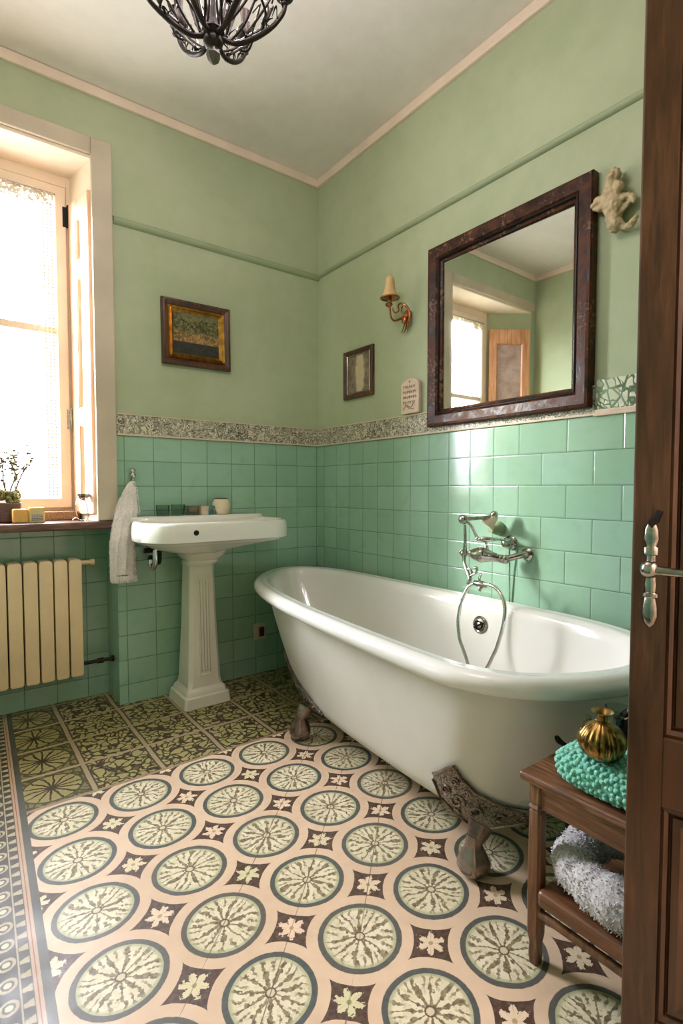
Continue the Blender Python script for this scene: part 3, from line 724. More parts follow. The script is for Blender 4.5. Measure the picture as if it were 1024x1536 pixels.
tg = thing('hanging_towel',(-1.17,-.05,.66),'long white fluffy towel hanging from the chrome hook left of the basin','towel')
o = towel().build('towel_cloth','white_terry',tg,smooth=60); disp(o,'CLOUDS',.010,.014)
# loose terry nap and fringe: short twisted loops standing off the cloth
nap = MB(); random.seed(11)
for i in range(420):
    f = random.uniform(.05,1.); t = random.uniform(PI,2*PI); z = 1.135-.475*f; cx_ = -1.161-.052*min(1,f*1.6)**.8; hw = .012+.046*min(1,f/.30)**.75; hd = .012+.018*min(1,f/.3)
    p = V(cx_+hw*math.cos(t),-.050+hd*math.sin(t)*1.1,z); nrm = V(math.cos(t),math.sin(t),-.7)
    nap.tube([p, p+nrm*.004+V(random.uniform(-.003,.003),0,-.004), p+nrm*.005+V(random.uniform(-.004,.004),0,-.012)],[.0014,.0013,.0006],4)
for i in range(70):
    t = PI+PI*i/70; p = V(-1.207+.06*math.cos(t),-.05+.033*math.sin(t),.668); nap.tube([p,p+V(random.uniform(-.003,.003),-.002,-.016),p+V(random.uniform(-.005,.005),-.002,-.034)],[.0025,.0022,.0009],5)
nap.build('terry_nap','white_terry',tg)

# wall socket
r = thing('wall_socket',(-.433,-T,.20),'small square socket plate with a dark red insert low on the back wall','socket')
MB().box(-.475,-.392,-T-.010,-T,.202,.300).build('plate','switch_plate',r,bevel=.004)
m = MB().box(-.443,-.410,-T-.018,-T-.009,.222,.278); m.build('insert','switch_red',r,bevel=.004)
m = MB().tube([(-.427,-T-.016,.264),(-.427,-T-.020,.264)],.004,10); m.tube([(-.427,-T-.016,.238),(-.427,-T-.020,.238)],.004,10); m.build('sockets','brass_copper',r)

# ------------------------------------------------------------------ bathtub
TUBP = [(-.880,-1.75),(-.873,-1.90),(-.80,-2.05),(-.64,-2.165),(-.45,-2.215),(-.27,-2.18),(-.14,-2.08),(-.06,-1.90),(-.032,-1.65),(-.03,-1.3),(-.032,-.95),(-.036,-.62),(-.05,-.38),(-.11,-.18),(-.24,-.065),(-.39,-.075),(-.56,-.22),(-.69,-.44),(-.775,-.74),(-.825,-1.05),(-.855,-1.35),(-.872,-1.58)]
BASE = cr([(a,b,0) for a,b in TUBP],6,True); CXT, CYT = -.455, -1.16
cen = V(CXT,CYT,0)
def inset(d):
    n = len(BASE); out = []
    for i in range(n):
        t = (BASE[(i+2)%n]-BASE[i-2]).normalized(); nn = V(-t.y,t.x,0)
        if nn.dot(cen-BASE[i]) < 0: nn = -nn
        out.append(BASE[i]+nn*d)
    return out
def ring_in(d, z, dz=None): return [V(p.x,p.y,z) for p in inset(d)]
B58 = inset(.072)
def body(f):
    """f = 0 at the rim, 1 at the floor of the shell; returns the outer ring"""
    z = .585-(.585-.135)*f; out = []
    sxn = 1-.33*f**1.25; 
    for p in B58:
        dx, dy = p.x-CXT, p.y-CYT; far = 1-.30*f**1.15 if dy > 0 else 1-.19*f**1.2
        out.append(V(CXT-.01*f+dx*sxn, CYT+dy*far, z))
    return out
r = thing('bathtub',(CXT,CYT,0),'large white roll-top clawfoot bathtub along the right-hand tiled wall','bathtub')
m = MB(); L = [body(f/10) for f in range(0,10)]
e = body(.97); L += [body(.95)]
b1 = body(1.0); L.append([cen+(V(p.x,p.y,0)-cen)*.955+V(0,0,.128) for p in b1]); L.append([cen+(V(p.x,p.y,0)-cen)*.86+V(0,0,.112) for p in b1]); L.append([cen+(V(p.x,p.y,0)-cen)*.4+V(0,0,.105) for p in b1])
m.loft(L,cap0=False); m.build('outer_shell','tub_outside',r,smooth=60)
# roll rim and inside
m = MB(); L = []
zc, rr = .603, .030
def rimring(ang): return ring_in(.034-math.cos(ang)*.034, zc+math.sin(ang)*.030)
L.append(ring_in(.085,.590)); L.append(ring_in(.072,.580))
for k in range(-5,9): L.append(rimring(k*PI/12+0)) if k <= 8 else None
L.append(ring_in(.062,.632)); L.append(ring_in(.078,.626)); L.append(ring_in(.090,.612)); L.append(ring_in(.098,.585))
def inner(f):
    out = []
    for p in inset(.098):
        dx, dy = p.x-CXT, p.y-CYT; s1 = 1-.26*f**1.3; far = 1-.30*f**1.15 if dy > 0 else 1-.13*f**1.3
        out.append(V(CXT+dx*s1, CYT+dy*far, .585-.40*f))
    return out
for f in (.15,.3,.45,.6,.75,.88,.96): L.append(inner(f))
b2 = inner(1.); L.append([cen+(V(p.x,p.y,0)-cen)*.94+V(0,0,.172) for p in b2]); L.append([cen+(V(p.x,p.y,0)-cen)*.8+V(0,0,.162) for p in b2]); L.append([cen+(V(p.x,p.y,0)-cen)*.3+V(0,0,.158) for p in b2])
m.loft(L,cap0=False); m.build('rolled_rim_and_bowl','tub_enamel',r,smooth=60)
# claw feet: cast plate hugging the shell, knee and ball
NB = len(BASE)
def shell(u, z, off):
    """point on the outer shell at ring parameter u (0..NB), height z, pushed out by off"""
    f = min(1.,max(0.,(.585-max(z,.14))/.45)); a = body(f); i = int(math.floor(u)) % NB; j = (i+1)%NB; t = u-math.floor(u); p = a[i].lerp(a[j],t)
    tn = (a[j]-a[i]).normalized(); nn = V(-tn.y,tn.x,0)
    if nn.dot(cen-V(p.x,p.y,0)) > 0: nn = -nn
    k = 0 if z > .15 else (.15-z)*.62
    return V(p.x,p.y,z)+nn*(off-k)
def nearest_u(x, y, z):
    a = body(min(1.,max(0.,(.585-z)/.45))); return min(range(NB), key=lambda i:(a[i].x-x)**2+(a[i].y-y)**2)
def foot(fx, fy, u, span0, span1, ztop):
    m = MB(); NI, NJ = 24, 10; front = []; 
    for i in range(NI+1):
        s_ = i/NI*2-1; uu = u+(s_*span0 if s_ < 0 else s_*span1)
        def ip(tb):
            for (a0,b0),(a1,b1) in zip(tb,tb[1:]):
                if a0 <= s_ <= a1: t = (s_-a0)/(a1-a0); t = t*t*(3-2*t)*.35+t*.65; return b0+(b1-b0)*t
        kz = ztop-.29
        top = ip([(-1,.222+kz*.7),(-.50,.285+kz),(-.25,.250+kz*.7),(.1,.214+kz*.4),(.5,.186),(.8,.168),(1.,.150)]); bot = ip([(-1,.200+kz*.6),(-.75,.150),(-.40,.098),(-.1,.074),(.25,.078),(.6,.104),(1.,.138)])
        front.append([(uu, bot+(top-bot)*j/NJ) for j in range(NJ+1)])
    out = [[shell(a,z,.010) for a, z in col] for col in front]; inn = [[shell(a,z,-.006) for a, z in col] for col in front]
    vs = [p for c in out for p in c]+[p for c in inn for p in c]; fs = []; K = NJ+1; NV = (NI+1)*K
    for i in range(NI):
        for j in range(NJ):
            a = i*K+j; fs += [(a,a+1,a+K+1,a+K),(NV+a,NV+a+K,NV+a+K+1,NV+a+1)]
        a = i*K; fs += [(a,a+K,NV+a+K,NV+a)]; a = i*K+NJ; fs += [(a,NV+a,NV+a+K,a+K)]
    for j in range(NJ): fs += [(j,NV+j,NV+j+1,j+1)]; a = NI*K+j; fs += [(a,a+1,NV+a+1,NV+a)]
    m.add(vs, fs)
    ft = m.build('foot_plate','cast_foot',r,smooth=40)
    # raised border bead and scrolls on the plate
    q = MB(); q.tube([shell(a,z,.012) for a, z in [c[-1] for c in front]],.0045,6); q.tube([shell(a,z,.012) for a, z in [c[0] for c in front]],.004,6)
    for s_, rz, rd in ((-.62,.195,.020),(-.30,.165,.030),(.08,.145,.028),(-.42,.238,.017),(.42,.14,.020),(.7,.140,.010),(-.12,.212,.012),(-.35,.115,.014)):
        pts = []
        for k in range(22):
            a = k/21*2.6*PI; rad = rd*(1-k/25); zz = rz+rad*math.sin(a); uu = u+(span0 if s_ < 0 else span1)*s_+rad*math.cos(a)*(span0+span1)/2/.20
            pts.append(shell(uu, zz, .013))
        q.tube(pts,.0034,6)
    q.build('plate_scrolls','cast_smooth',r)
    m = MB(); p0 = shell(u,.135,.0); p0 = V(p0.x,p0.y,.135); d = V(fx,fy,0)-V(p0.x,p0.y,0)
    iv = V(1 if cen.x > fx else -1,0,0)
    m.tube(cr([V(fx,fy,.135)+iv*.030,V(fx,fy,.118)+iv*.018,V(fx,fy,.100)+iv*.005,V(fx,fy,.075)],6),[.036,.032,.025,.020],16)
    m.lathe([(.014,0),(.028,.004),(.040,.014),(.046,.030),(.045,.046),(.038,.062),(.028,.080),(.023,.096),(.022,.106),(.020,.118)],(fx,fy,0),n=28,mod=lambda th,h:1+.06*math.cos(5*th)*(1 if .02 < h < .1 else .3))
    m.build('claw_and_ball','cast_smooth',r,smooth=60)
foot(-.735,-1.853,nearest_u(-.70,-1.80,.15),7.5,11.,.30)
foot(-.690,-.865,nearest_u(-.60,-.74,.15),9.,7.,.285)
foot(-.20,-1.88,nearest_u(-.22,-1.80,.15),7.,7.,.26)
foot(-.22,-.70,nearest_u(-.27,-.60,.15),7.,7.,.26)
# overflow plate on the inside of the far long wall
c = atx(720,937,-.135); k = MB().lathe([(.036,0),(.036,.004),(.030,.009),(.024,.006),(.012,.010),(.004,.012)],c,V(-1,0,.16),26)
k.build('overflow_plate','aged_nickel',r)
m = MB(); u_ = V(0,1,0)
m.tube([c+V(-.013,.018*math.cos(a),.018*math.sin(a)) for a in [2*PI*i/16 for i in range(16)]],.003,6,True); m.tube([c+V(-.012,-.022,.012),c+V(-.016,.02,-.012)],.004,6); m.build('overflow_dial','black_metal',r)
# ------------------------------------------------------------------ bath tap with hand shower
c0 = atx(766,814,-T)
tap = thing('bath_mixer_tap',(-T,c0.y,c0.z-.02),'antique chrome wall bath tap with cradled hand shower above the tub','tap')
P = lambda u, v, x: atx(u,v,x)
m = MB(); a = P(766,814,-.008)
m.lathe([(.030,0),(.030,.006),(.022,.012),(.018,.026),(.022,.034),(.016,.046),(.002,.052)],a,(-1,0,0),24); m.build('wall_flange','aged_nickel',tap)
b_ = P(757,839,-.09); m = MB(); wl = V(-.008,b_.y-.05,b_.z+.02)
m.tube(cr([wl,wl+V(-.03,0,0),b_],5),.013,12); m.lathe([(.027,0),(.027,.006),(.018,.014)],wl,(-1,0,0),22); m.ball(b_,.020,14); m.build('wall_elbow','aged_nickel',tap)
m = MB(); k = [P(757,839,-.09),P(751,838,-.10),P(738,835,-.12),P(722,832,-.145),P(712,831,-.16),P(704,830,-.175),P(696,830,-.19)]
m.tube(cr(k,5),[.014,.014,.020,.034,.026,.013,.011],18); m.ball(P(696,830,-.19),.017,14); m.ball(P(691,828,-.195),.009,10); m.ball(P(751,838,-.10),.018,12); m.build('mixer_body','aged_nickel',tap)
m = MB(); h0 = P(729,822,-.13); m.tube([h0+V(0,0,-.02),h0,h0+V(0,0,.012)],[.013,.010,.007],10)
m.tube(cr([P(729,817,-.13),P(726,811,-.135),P(716,808,-.14)],4),[.006,.008,.006],10); m.build('diverter_lever','chrome',tap)
m = MB(); m.tube(cr([P(762,812,-.05),P(748,809,-.09),P(737,809,-.12),P(726,809,-.14),P(716,808,-.155)],5),[.007,.006,.009,.012,.008],12); m.ball(P(716,808,-.155),.011,12)
m.tube(cr([P(716,808,-.155),P(711,797,-.17),P(706,788,-.185),P(699,782,-.20)],5),[.007,.006,.006,.006],10); m.build('upper_arm','chrome',tap)
m = MB(); m.ball(P(695,779,-.205),.021,16); m.tube([P(695,779,-.205),P(705,778,-.18),P(722,777,-.13),P(738,775,-.085)],[.010,.008,.008,.010],12); m.ball(P(741,772,-.08),.017,12); m.ball(P(739,783,-.082),.012,10)
m.build('cradle_bar','aged_nickel',tap)
m = MB(); ax = (P(726,792,-.10)-P(742,774,-.07)).normalized()
m.lathe([(.010,-.004),(.016,0),(.020,.012),(.022,.024),(.032,.044),(.036,.050),(.033,.052),(.018,.040),(.004,.036)],P(742,774,-.075),ax,24); m.build('hand_shower_rose','cream_ceramic',tap)
ax2 = V(-1,0,-.15); m = MB().lathe([(.030,0),(.029,.014),(.020,.034),(.012,.046),(.012,.060)],P(748,792,-.008),ax2,22); m.build('shower_wall_cup','green_moulding',tap)
m = MB(); m.tube(cr([P(697,787,-.205),P(697.5,808,-.205),P(697,828,-.20),P(696,842,-.205),P(700,856,-.215),P(704,868,-.225),P(702,876,-.23)],5),[.006,.006,.009,.007,.007,.010,.008],10)
m.tube([P(704,858,-.215)+V(-.002,-x,z) for x, z in [(.0+.014*math.cos(t),.014*math.sin(t)) for t in [k*.35-1.2 for k in range(14)]]],.0042,8)
m.tube(cr([P(702,866,-.22),P(709,862,-.22),P(714,859,-.22),P(715,852,-.22),P(711,851,-.22)],5),.005,8); m.build('riser_pipe','aged_nickel',tap)
m = MB(); m.tube([P(764,822,-.03),P(764,860,-.022),P(764,905,-.016)],.0035,8); m.build('thin_pipe','chrome',tap)
hose = MB(); pts = [P(697,1030,-.30),P(692,1003,-.30),P(697,982,-.295),P(689,957,-.285),P(687,930,-.275),P(692,903,-.26),P(701,882,-.245),P(712,875,-.235),P(723,875,-.235),P(742,881,-.24),P(753,896,-.25),P(757,914,-.26),P(754,940,-.275),P(745,971,-.285),P(734,992,-.295),P(722,1015,-.30)]
pts = [P(706,1012,-.30),P(700,990,-.297),P(694,972,-.29)]+pts[3:14]+[P(740,982,-.29),P(731,1000,-.297),P(718,1020,-.30)]
cl = cr(pts,10); rs = [.0066+.0007*(i%2) for i in range(len(cl))]
hose.tube(cl,rs,10); hose.build('shower_hose','chrome',tap)
m = MB(); g = P(720,876,-.235); m.tube([g+V(0,.030,.002),g+V(0,.012,0),g+V(0,-.012,0),g+V(0,-.030,-.003)],[.009,.013,.013,.009],12)
m.tube(cr([g+V(0,0,.008),g+V(0,.004,.022),g+V(0,-.002,.036),g+V(0,.002,.044)],5),[.006,.010,.007,.002],8,flat=.5); m.tube([g+V(0,0,-.008),g+V(0,0,-.018),g+V(0,0,-.028)],[.006,.010,.006],10); m.build('hose_joint','aged_nickel',tap)

# ------------------------------------------------------------------ mirror
r = thing('wall_mirror',(0,-1.387,1.395),'large rectangular mirror in a dark worn brown frame above the bathtub','mirror')
MN = V(-1,0,0)
m = MB(); rect_frame(m,(-.001,-.985,1.395),(0,-1,0),(0,0,1),MN,.803,.84,[(0,0),(0,.036),(.004,.042),(.014,.045),(.050,.038),(.058,.030),(.062,.030),(.068,.024),(.078,.020),(.082,.012),(.082,.001)])
m.build('frame','mirror_frame_wood',r,smooth=25)
m = MB(); rect_frame(m,(-.001,-.985,1.395),(0,-1,0),(0,0,1),MN,.803,.84,[(.059,.026),(.059,.034),(.063,.035),(.067,.031),(.067,.026)]); m.build('inner_bead','black_metal',r,smooth=40)
MIRROR_YAW = math.radians(.65)
m = MB(); yc = -1.387; hw = .326; dx = hw*math.sin(MIRROR_YAW)
m.add([(-.012-dx,yc+hw,1.47),(-.012+dx,yc-hw,1.47),(-.012+dx,yc-hw,2.16),(-.012-dx,yc+hw,2.16)],[(0,1,2,3)])
m.add([(-.004,yc+hw,1.47),(-.004,yc-hw,1.47),(-.004,yc-hw,2.16),(-.004,yc+hw,2.16)],[(0,1,2,3)])
m.f += [(0,1,5,4),(1,2,6,5),(2,3,7,6),(3,0,4,7)]
m.build('mirror_glass','mirror_glass',r,smooth=0)

# ------------------------------------------------------------------ pictures
r = thing('framed_picture',(-.80,0,1.75),'dark landscape painting in a brown and gilt frame on the back wall','picture')
O = (-.990,-.001,1.752); m = MB()
rect_frame(m,O,V(1,0,.008).normalized(),V(-.008,0,1).normalized(),(0,-1,0),.380,.341,[(0,0),(0,.020),(.004,.030),(.014,.032),(.030,.020),(.034,.018),(.034,.001)]); m.build('outer_frame','walnut',r,smooth=25)
m = MB(); rect_frame(m,O,V(1,0,.008).normalized(),V(-.008,0,1).normalized(),(0,-1,0),.380,.341,[(.033,.004),(.033,.020),(.038,.027),(.043,.021),(.047,.018),(.051,.022),(.055,.017),(.064,.010),(.064,.003)]); m.build('gilt_inner_frame','antique_gold',r,smooth=30)
MB().box(-.930,-.664,-.010,-.003,1.812,2.034).build('canvas','landscape_painting',r,smooth=0)
r = thing('framed_picture',(0,-.418,1.618),'small sepia print in a thin brown frame on the right-hand wall','picture')
m = MB(); rect_frame(m,(-.001,-.287,1.618),(0,-1,0),(0,0,1),MN,.262,.275,[(0,0),(0,.016),(.003,.020),(.012,.020),(.020,.014),(.026,.012),(.026,.001)]); m.build('frame','walnut',r,smooth=25)
m = MB(); rect_frame(m,(-.001,-.287,1.618),(0,-1,0),(0,0,1),MN,.262,.275,[(.026,.004),(.026,.013),(.030,.015),(.034,.011),(.034,.004)]); m.build('inner_slip','aged_nickel',r,smooth=30)
MB().box(-.008,-.003,-.517,-.319,1.650,1.861).build('print','sepia_print',r,smooth=0)

# ------------------------------------------------------------------ clay plaque
r = thing('wall_plaque',(0,-.85,1.462),'pale arched clay plaque with brown scribbled lettering, left of the mirror','plaque')
m = MB(); yc = -.850; hw = .065; zb = 1.478; zt = 1.655; pl = [(yc+hw,zb),(yc+hw,zt-.04)]+[(yc+hw*math.cos(t),zt-.04+.04*math.sin(t)) for t in [PI*k/14 for k in range(1,14)]]+[(yc-hw,zt-.04),(yc-hw,zb)]
m.loft([[V(x,yy,zz) for yy, zz in pl] for x in (-.001,-.026)]); m.build('slab','plaque_clay',r,bevel=.005,smooth=30)
q = MB(); random.seed(5)
for row in range(4):
    z = 1.612-row*.026; y = yc+.045
    while y > yc-.042:
        wd = random.uniform(.008,.016); pts = [V(-.0268,y-wd*t,z+random.uniform(-.006,.006)) for t in (0,.25,.5,.75,1)]
        q.tube(cr(pts,3),.0013,5); q.tube([V(-.0268,y-wd*.5,z-.008),V(-.0268,y-wd*.5+.002,z+.008)],.0012,5); y -= wd+.003
q.tube(cr([(-.0268,yc+.045,1.500),(-.0268,yc+.02,1.520),(-.0268,yc-.01,1.508),(-.0268,yc-.03,1.528)],4),.002,5); q.tube(cr([(-.0268,yc+.03,1.528),(-.0268,yc+.005,1.505),(-.0268,yc-.03,1.500)],4),.002,5)
q.build('lettering','brown_ink',r)
MB().tube([(-.0245,yc,1.638),(-.028,yc,1.638)],.005,12).build('nail_hole','brown_ink',r)

# ------------------------------------------------------------------ wall sconce
s0 = atx(609,478,-.01)
r = thing('wall_sconce',(0,s0.y,s0.z-.06),'small copper scroll wall lamp with a cream bell shade left of the mirror','wall lamp')
Q = lambda u, v, x: atx(u,v,x)
cS = Q(584.5,447,-.125); m = MB()
h = abs((Q(584.5,413,-.125)-cS).z); rr_ = .046
m.lathe([(rr_,0),(rr_*.86,h*.10),(rr_*.66,h*.26),(rr_*.56,h*.45),(rr_*.52,h*.65),(rr_*.47,h*.80),(rr_*.36,h*.92),(rr_*.16,h),(.001,h*1.01)],cS,n=32,cap=False); m.build('bell_shade','shade_fabric',r)
MB().tube([cS+V(rr_*math.cos(a),rr_*math.sin(a),0) for a in [2*PI*k/32 for k in range(32)]],.0035,8,True).build('shade_rim','brass_copper',r)
m = MB(); m.tube([cS+V(0,0,.02),cS+V(0,0,-.010),cS+V(0,0,-.03)],[.008,.010,.007],12); m.lathe([(.004,-.010),(.014,-.004),(.019,.004),(.017,.010),(.006,.012)],Q(583,458,-.125),n=20); m.build('lamp_holder','brass_copper',r)
m = MB()
m.tube(cr([Q(584,461,-.122),Q(586,475,-.11),Q(591,481,-.09),Q(598,479,-.06),Q(606,476,-.03)],6),[.006,.005,.005,.006,.009],10)
m.tube(cr([Q(588,462,-.11),Q(592,469,-.10),Q(598,466,-.085),Q(597,459,-.075),Q(601,455,-.06),Q(608,458,-.045),Q(613,466,-.03),Q(614,478,-.025),Q(610,490,-.02),Q(605,499,-.02)],6),[.003,.004,.0035,.004,.005,.006,.007,.006,.004,.002],8)
m.tube(cr([Q(603,459,-.05),Q(602,466,-.05),Q(607,472,-.04),Q(611,467,-.035)],5),.0045,8)
for a_ in (0,1,2): m.tube(cr([Q(608,478,-.03),Q(606+a_*3,488,-.025),Q(602+a_*4,500-a_,-.02)],5),[.009,.006,.002],8,flat=.5)
m.ball(Q(606,480,-.035),.017,12,(.7,1,1.2)); m.build('scroll_arm','brass_copper',r)
m = MB(); ctr = Q(611,474,-.003); m.lathe([(.030,0),(.030,.005),(.022,.010),(.010,.016)],ctr,(-1,0,0),24); m.build('back_plate','brass_copper',r)

# ------------------------------------------------------------------ plaster ornament
cc = atx(920,315,-.03); r = thing('plaster_ornament',(0,cc.y,cc.z-.08),'pale plaster figure ornament with curled wings, right of the mirror top','ornament')
Q = lambda u, v, x=-.035: atx(u,v,x)
m = MB()
m.tube(cr([Q(925,252),Q(921,262),Q(919,275),Q(918,288),Q(920,298)],5),[.012,.020,.026,.030,.024],14)
m.ball(Q(917,265,-.05),.019,12); m.ball(Q(924,262,-.045),.017,12); m.ball(Q(914,280,-.05),.018,12); m.ball(Q(926,280,-.045),.019,12)
m.tube(cr([Q(920,296),Q(920,308),Q(920,322),Q(922,338)],5),[.026,.036,.028,.020],14)
m.tube(cr([Q(916,302),Q(905,298),Q(895,303),Q(889,311),Q(889,318)],5),[.024,.020,.018,.012,.004],12,flat=.7)
m.tube(cr([Q(906,308),Q(900,313),Q(893,314)],5),[.014,.013,.006],10)
m.tube(cr([Q(924,300),Q(934,296),Q(944,292),Q(950,296),Q(951,304)],5),[.024,.020,.014,.011,.005],12,flat=.6)
m.tube(cr([Q(946,298),Q(938,308),Q(930,317),Q(924,324)],5),[.010,.013,.012,.012],10,flat=.6)
m.ball(Q(923,338),.028,16,(1,1,.85)); m.tube(cr([Q(926,338),Q(936,339),Q(944,338),Q(951,330),Q(955,322)],5),[.016,.011,.014,.010,.006],10)
m.ball(Q(912,328),.011,10); m.box(-.03,0,cc.y-.012,cc.y+.012,cc.z-.03,cc.z+.03)
o = m.build('figure','plaster_ornament',r,smooth=60)
b = o.modifiers.new('fuse','REMESH'); b.mode = 'VOXEL'; b.voxel_size = .0032; b.use_smooth_shade = True
disp(o,'CLOUDS',.010,.012)

# ------------------------------------------------------------------ chandelier
hx, hy, hz, SC = -1.338, -1.486, 2.178, .845
r = thing('chandelier',(hx,hy,hz),'dark bronze scrollwork chandelier hanging from the ceiling','chandelier')
def CB():
    q = MB(); q.xf = Matrix.Translation((hx,hy,hz)) @ Matrix.Scale(SC,4) @ Matrix.Translation((-hx,-hy,-hz)); return q
def rad(a, rr2, z):
    z += rr2*.40
    return V(hx+rr2*math.cos(a), hy+rr2*math.sin(a), z)
CB().lathe([(.003,0),(.016,.010),(.022,.026),(.019,.042),(.012,.050)],(hx,hy,hz),n=7).build('crystal_drop','crystal_grey',r,smooth=0)
m = CB().lathe([(.014,.040),(.026,.052),(.030,.066),(.024,.080),(.034,.092),(.030,.110),(.014,.13),(.010,.20),(.020,.24),(.024,.28),(.012,.32),(.008,.42),(.008,.70),(.014,.72),(.014,.74),(.008,.76),(.008,.94)],(hx,hy,hz),n=20); m.build('stem','bronze_dark',r)
CB().lathe([(.014,.925),(.05,.945),(.075,.965),(.075,(CZ-hz)/SC)],(hx,hy,hz),n=28).build('ceiling_canopy','bronze_dark',r)
random.seed(21)
NA = 6
for k in range(NA):
    a = 2*PI*k/NA-.40; g = CB()
    main = cr([rad(a,.020,hz+.072),rad(a,.070,hz+.046),rad(a,.125,hz+.052),rad(a,.175,hz+.072),rad(a,.208,hz+.105),rad(a,.218,hz+.130),rad(a,.215,hz+.145)],7)
    g.tube(main,[.008,.007,.0085,.007,.0075,.006,.005],9)
    g.tube(cr([rad(a,.018,hz+.085),rad(a+.05,.055,hz+.15),rad(a,.085,hz+.235),rad(a,.06,hz+.33),rad(a,.02,hz+.36)],7),[.007,.0065,.008,.006,.004],8,flat=.6)
    for s_ in (-1,1):
        g.tube(cr([rad(a+s_*.02,.05,hz+.055),rad(a+s_*.30,.095,hz+.075),rad(a+s_*.42,.135,hz+.12),rad(a+s_*.30,.150,hz+.175),rad(a+s_*.12,.140,hz+.16),rad(a+s_*.14,.120,hz+.14)],6),[.003,.004,.0035,.003,.0028,.002],7)
        g.tube(cr([rad(a+s_*.05,.10,hz+.065),rad(a+s_*.22,.155,hz+.105),rad(a+s_*.16,.185,hz+.155),rad(a+s_*.05,.175,hz+.135)],6),[.004,.004,.0035,.003],7)
        g.tube(cr([rad(a+s_*.10,.04,hz+.075),rad(a+s_*.35,.06,hz+.12),rad(a+s_*.25,.085,hz+.185),rad(a+s_*.05,.10,hz+.20),rad(a-s_*.02,.088,hz+.175)],6),[.003,.0034,.003,.0028,.002],7)
    for i in range(10): 
        q = main[6+i*3]; g.tube(cr([q,q+V(random.uniform(-.02,.02),random.uniform(-.02,.02),random.uniform(.012,.03)),q+V(random.uniform(-.02,.02),random.uniform(-.02,.02),random.uniform(.012,.04))],3),[.003,.0045,.001],6,flat=.4)
    g.tube(cr([rad(a+.2,.150,hz+.11),rad(a+.26,.175,hz+.14),rad(a+.24,.172,hz+.175),rad(a+.20,.150,hz+.185)],6),[.003,.011,.012,.002],8,flat=.25)
    arm = g.build('scroll_arm','bronze_dark',r)
    e = rad(a,.215,hz+.145)
    m = CB().lathe([(.004,-.02),(.010,-.014),(.008,-.006),(.018,.0),(.029,.010),(.031,.022),(.022,.028),(.014,.034),(.012,.030),(.015,.045),(.013,.075),(.016,.10),(.002,.102)],e+V(0,0,.0),n=18); m.build('candle_cup','bronze_dark',arm)
m = CB()
for k in range(NA):
    a0 = 2*PI*k/NA-.40; a1 = a0+2*PI/NA
    m.tube(cr([rad(a0,.150,hz+.10),rad(a0+(a1-a0)*.25,.158,hz+.085),rad((a0+a1)/2,.150,hz+.11),rad(a0+(a1-a0)*.75,.158,hz+.085),rad(a1,.150,hz+.10)],5),.0038,7)
m.build('garland','bronze_dark',r)

# ------------------------------------------------------------------ small wooden table
TX0, TX1, TY0, TY1 = -.875, -.585, -2.505, -2.090
r = thing('side_table',(-.73,-2.30,0),'small brown wooden side table with a low shelf at the foot end of the tub','table')
m = MB().box(TX0,TX1,TY0,TY1,.432,.452); m.build('table_top','stool_wood',r,smooth=0,bevel=.007,seg=3)
for (x, y) in ((-.845,-2.122),(-.845,-2.475),(-.612,-2.122),(-.612,-2.475)):
    m = MB(); L = []
    for z, h_ in ((0,.011),(.02,.013),(.05,.012),(.075,.016),(.12,.016),(.145,.0165),(.36,.0155),(.366,.012),(.372,.0165),(.378,.012),(.384,.0155),(.395,.0165),(.432,.0165)): L.append(sq(x,y,h_,h_,z,h_*.35))
    m.loft(L); m.build('leg','stool_leg_wood',r,smooth=30)
m = MB().box(-.856,-.838,-2.46,-2.137,.375,.432).box(-.620,-.603,-2.46,-2.137,.375,.432).box(-.83,-.627,-2.132,-2.115,.375,.432).box(-.83,-.627,-2.484,-2.466,.375,.432); m.build('apron','stool_wood',r,smooth=0,bevel=.002)
MB().box(-.872,-.60,-2.458,-2.139,.158,.196).build('shelf','stool_wood',r,smooth=0,bevel=.010,seg=3)
m = MB().tube([(-.850,-2.465,.128),(-.850,-2.13,.128)],.010,10); m.tube([(-.62,-2.465,.10),(-.62,-2.13,.10)],.012,10); m.tube([(-.835,-2.475,.10),(-.62,-2.475,.10)],.009,10); m.build('stretcher','stool_leg_wood',r)
# aqua towel
def softbox(x0, x1, y0, y1, z0, z1, e=4., n=48, k=18):
    cx_, cy_ = (x0+x1)/2, (y0+y1)/2; L = []
    for j in range(k+1):
        ph = -PI/2+PI*j/k; zc_ = (z0+z1)/2+(z1-z0)/2*math.copysign(abs(math.sin(ph))**(2/3.2),math.sin(ph)); s_ = max(.02,abs(math.cos(ph))**(2/3.2)); ring = []
        for i in range(n):
            t = 2*PI*i/n; c_, q_ = math.cos(t), math.sin(t)
            ring.append((cx_+(x1-x0)/2*s_*math.copysign(abs(c_)**(2/e),c_), cy_+(y1-y0)/2*s_*math.copysign(abs(q_)**(2/e),q_), zc_))
        L.append(ring)
    return MB().loft(L)
tb = softbox(-.862,-.716,-2.456,-2.156,.456,.530,4.5,64,16); vv = list(tb.v); random.seed(31)
ff = [f for f in tb.f if len(f) == 4]; ar = [(vv[f[1]]-vv[f[0]]).cross(vv[f[3]]-vv[f[0]]).length for f in ff]; pts = []
for f in random.choices(ff, ar, k=6000):          # popcorn tufts all over the cloth
    a_, b_ = random.random(), random.random(); p = (vv[f[0]].lerp(vv[f[1]],a_)).lerp(vv[f[3]].lerp(vv[f[2]],a_),b_)
    if p.z < .459 or any((p-q).length_squared < .0088**2 for q in pts): continue
    pts.append(p); tb.ball(p+V(0,0,random.uniform(-.001,.001)), random.uniform(.0054,.0072), 8, (1,1,.85))
o = tb.build('aqua_towel','aqua_terry',smooth=70)
tag(o,'folded aqua green popcorn-textured towel on the wooden side table','towel')
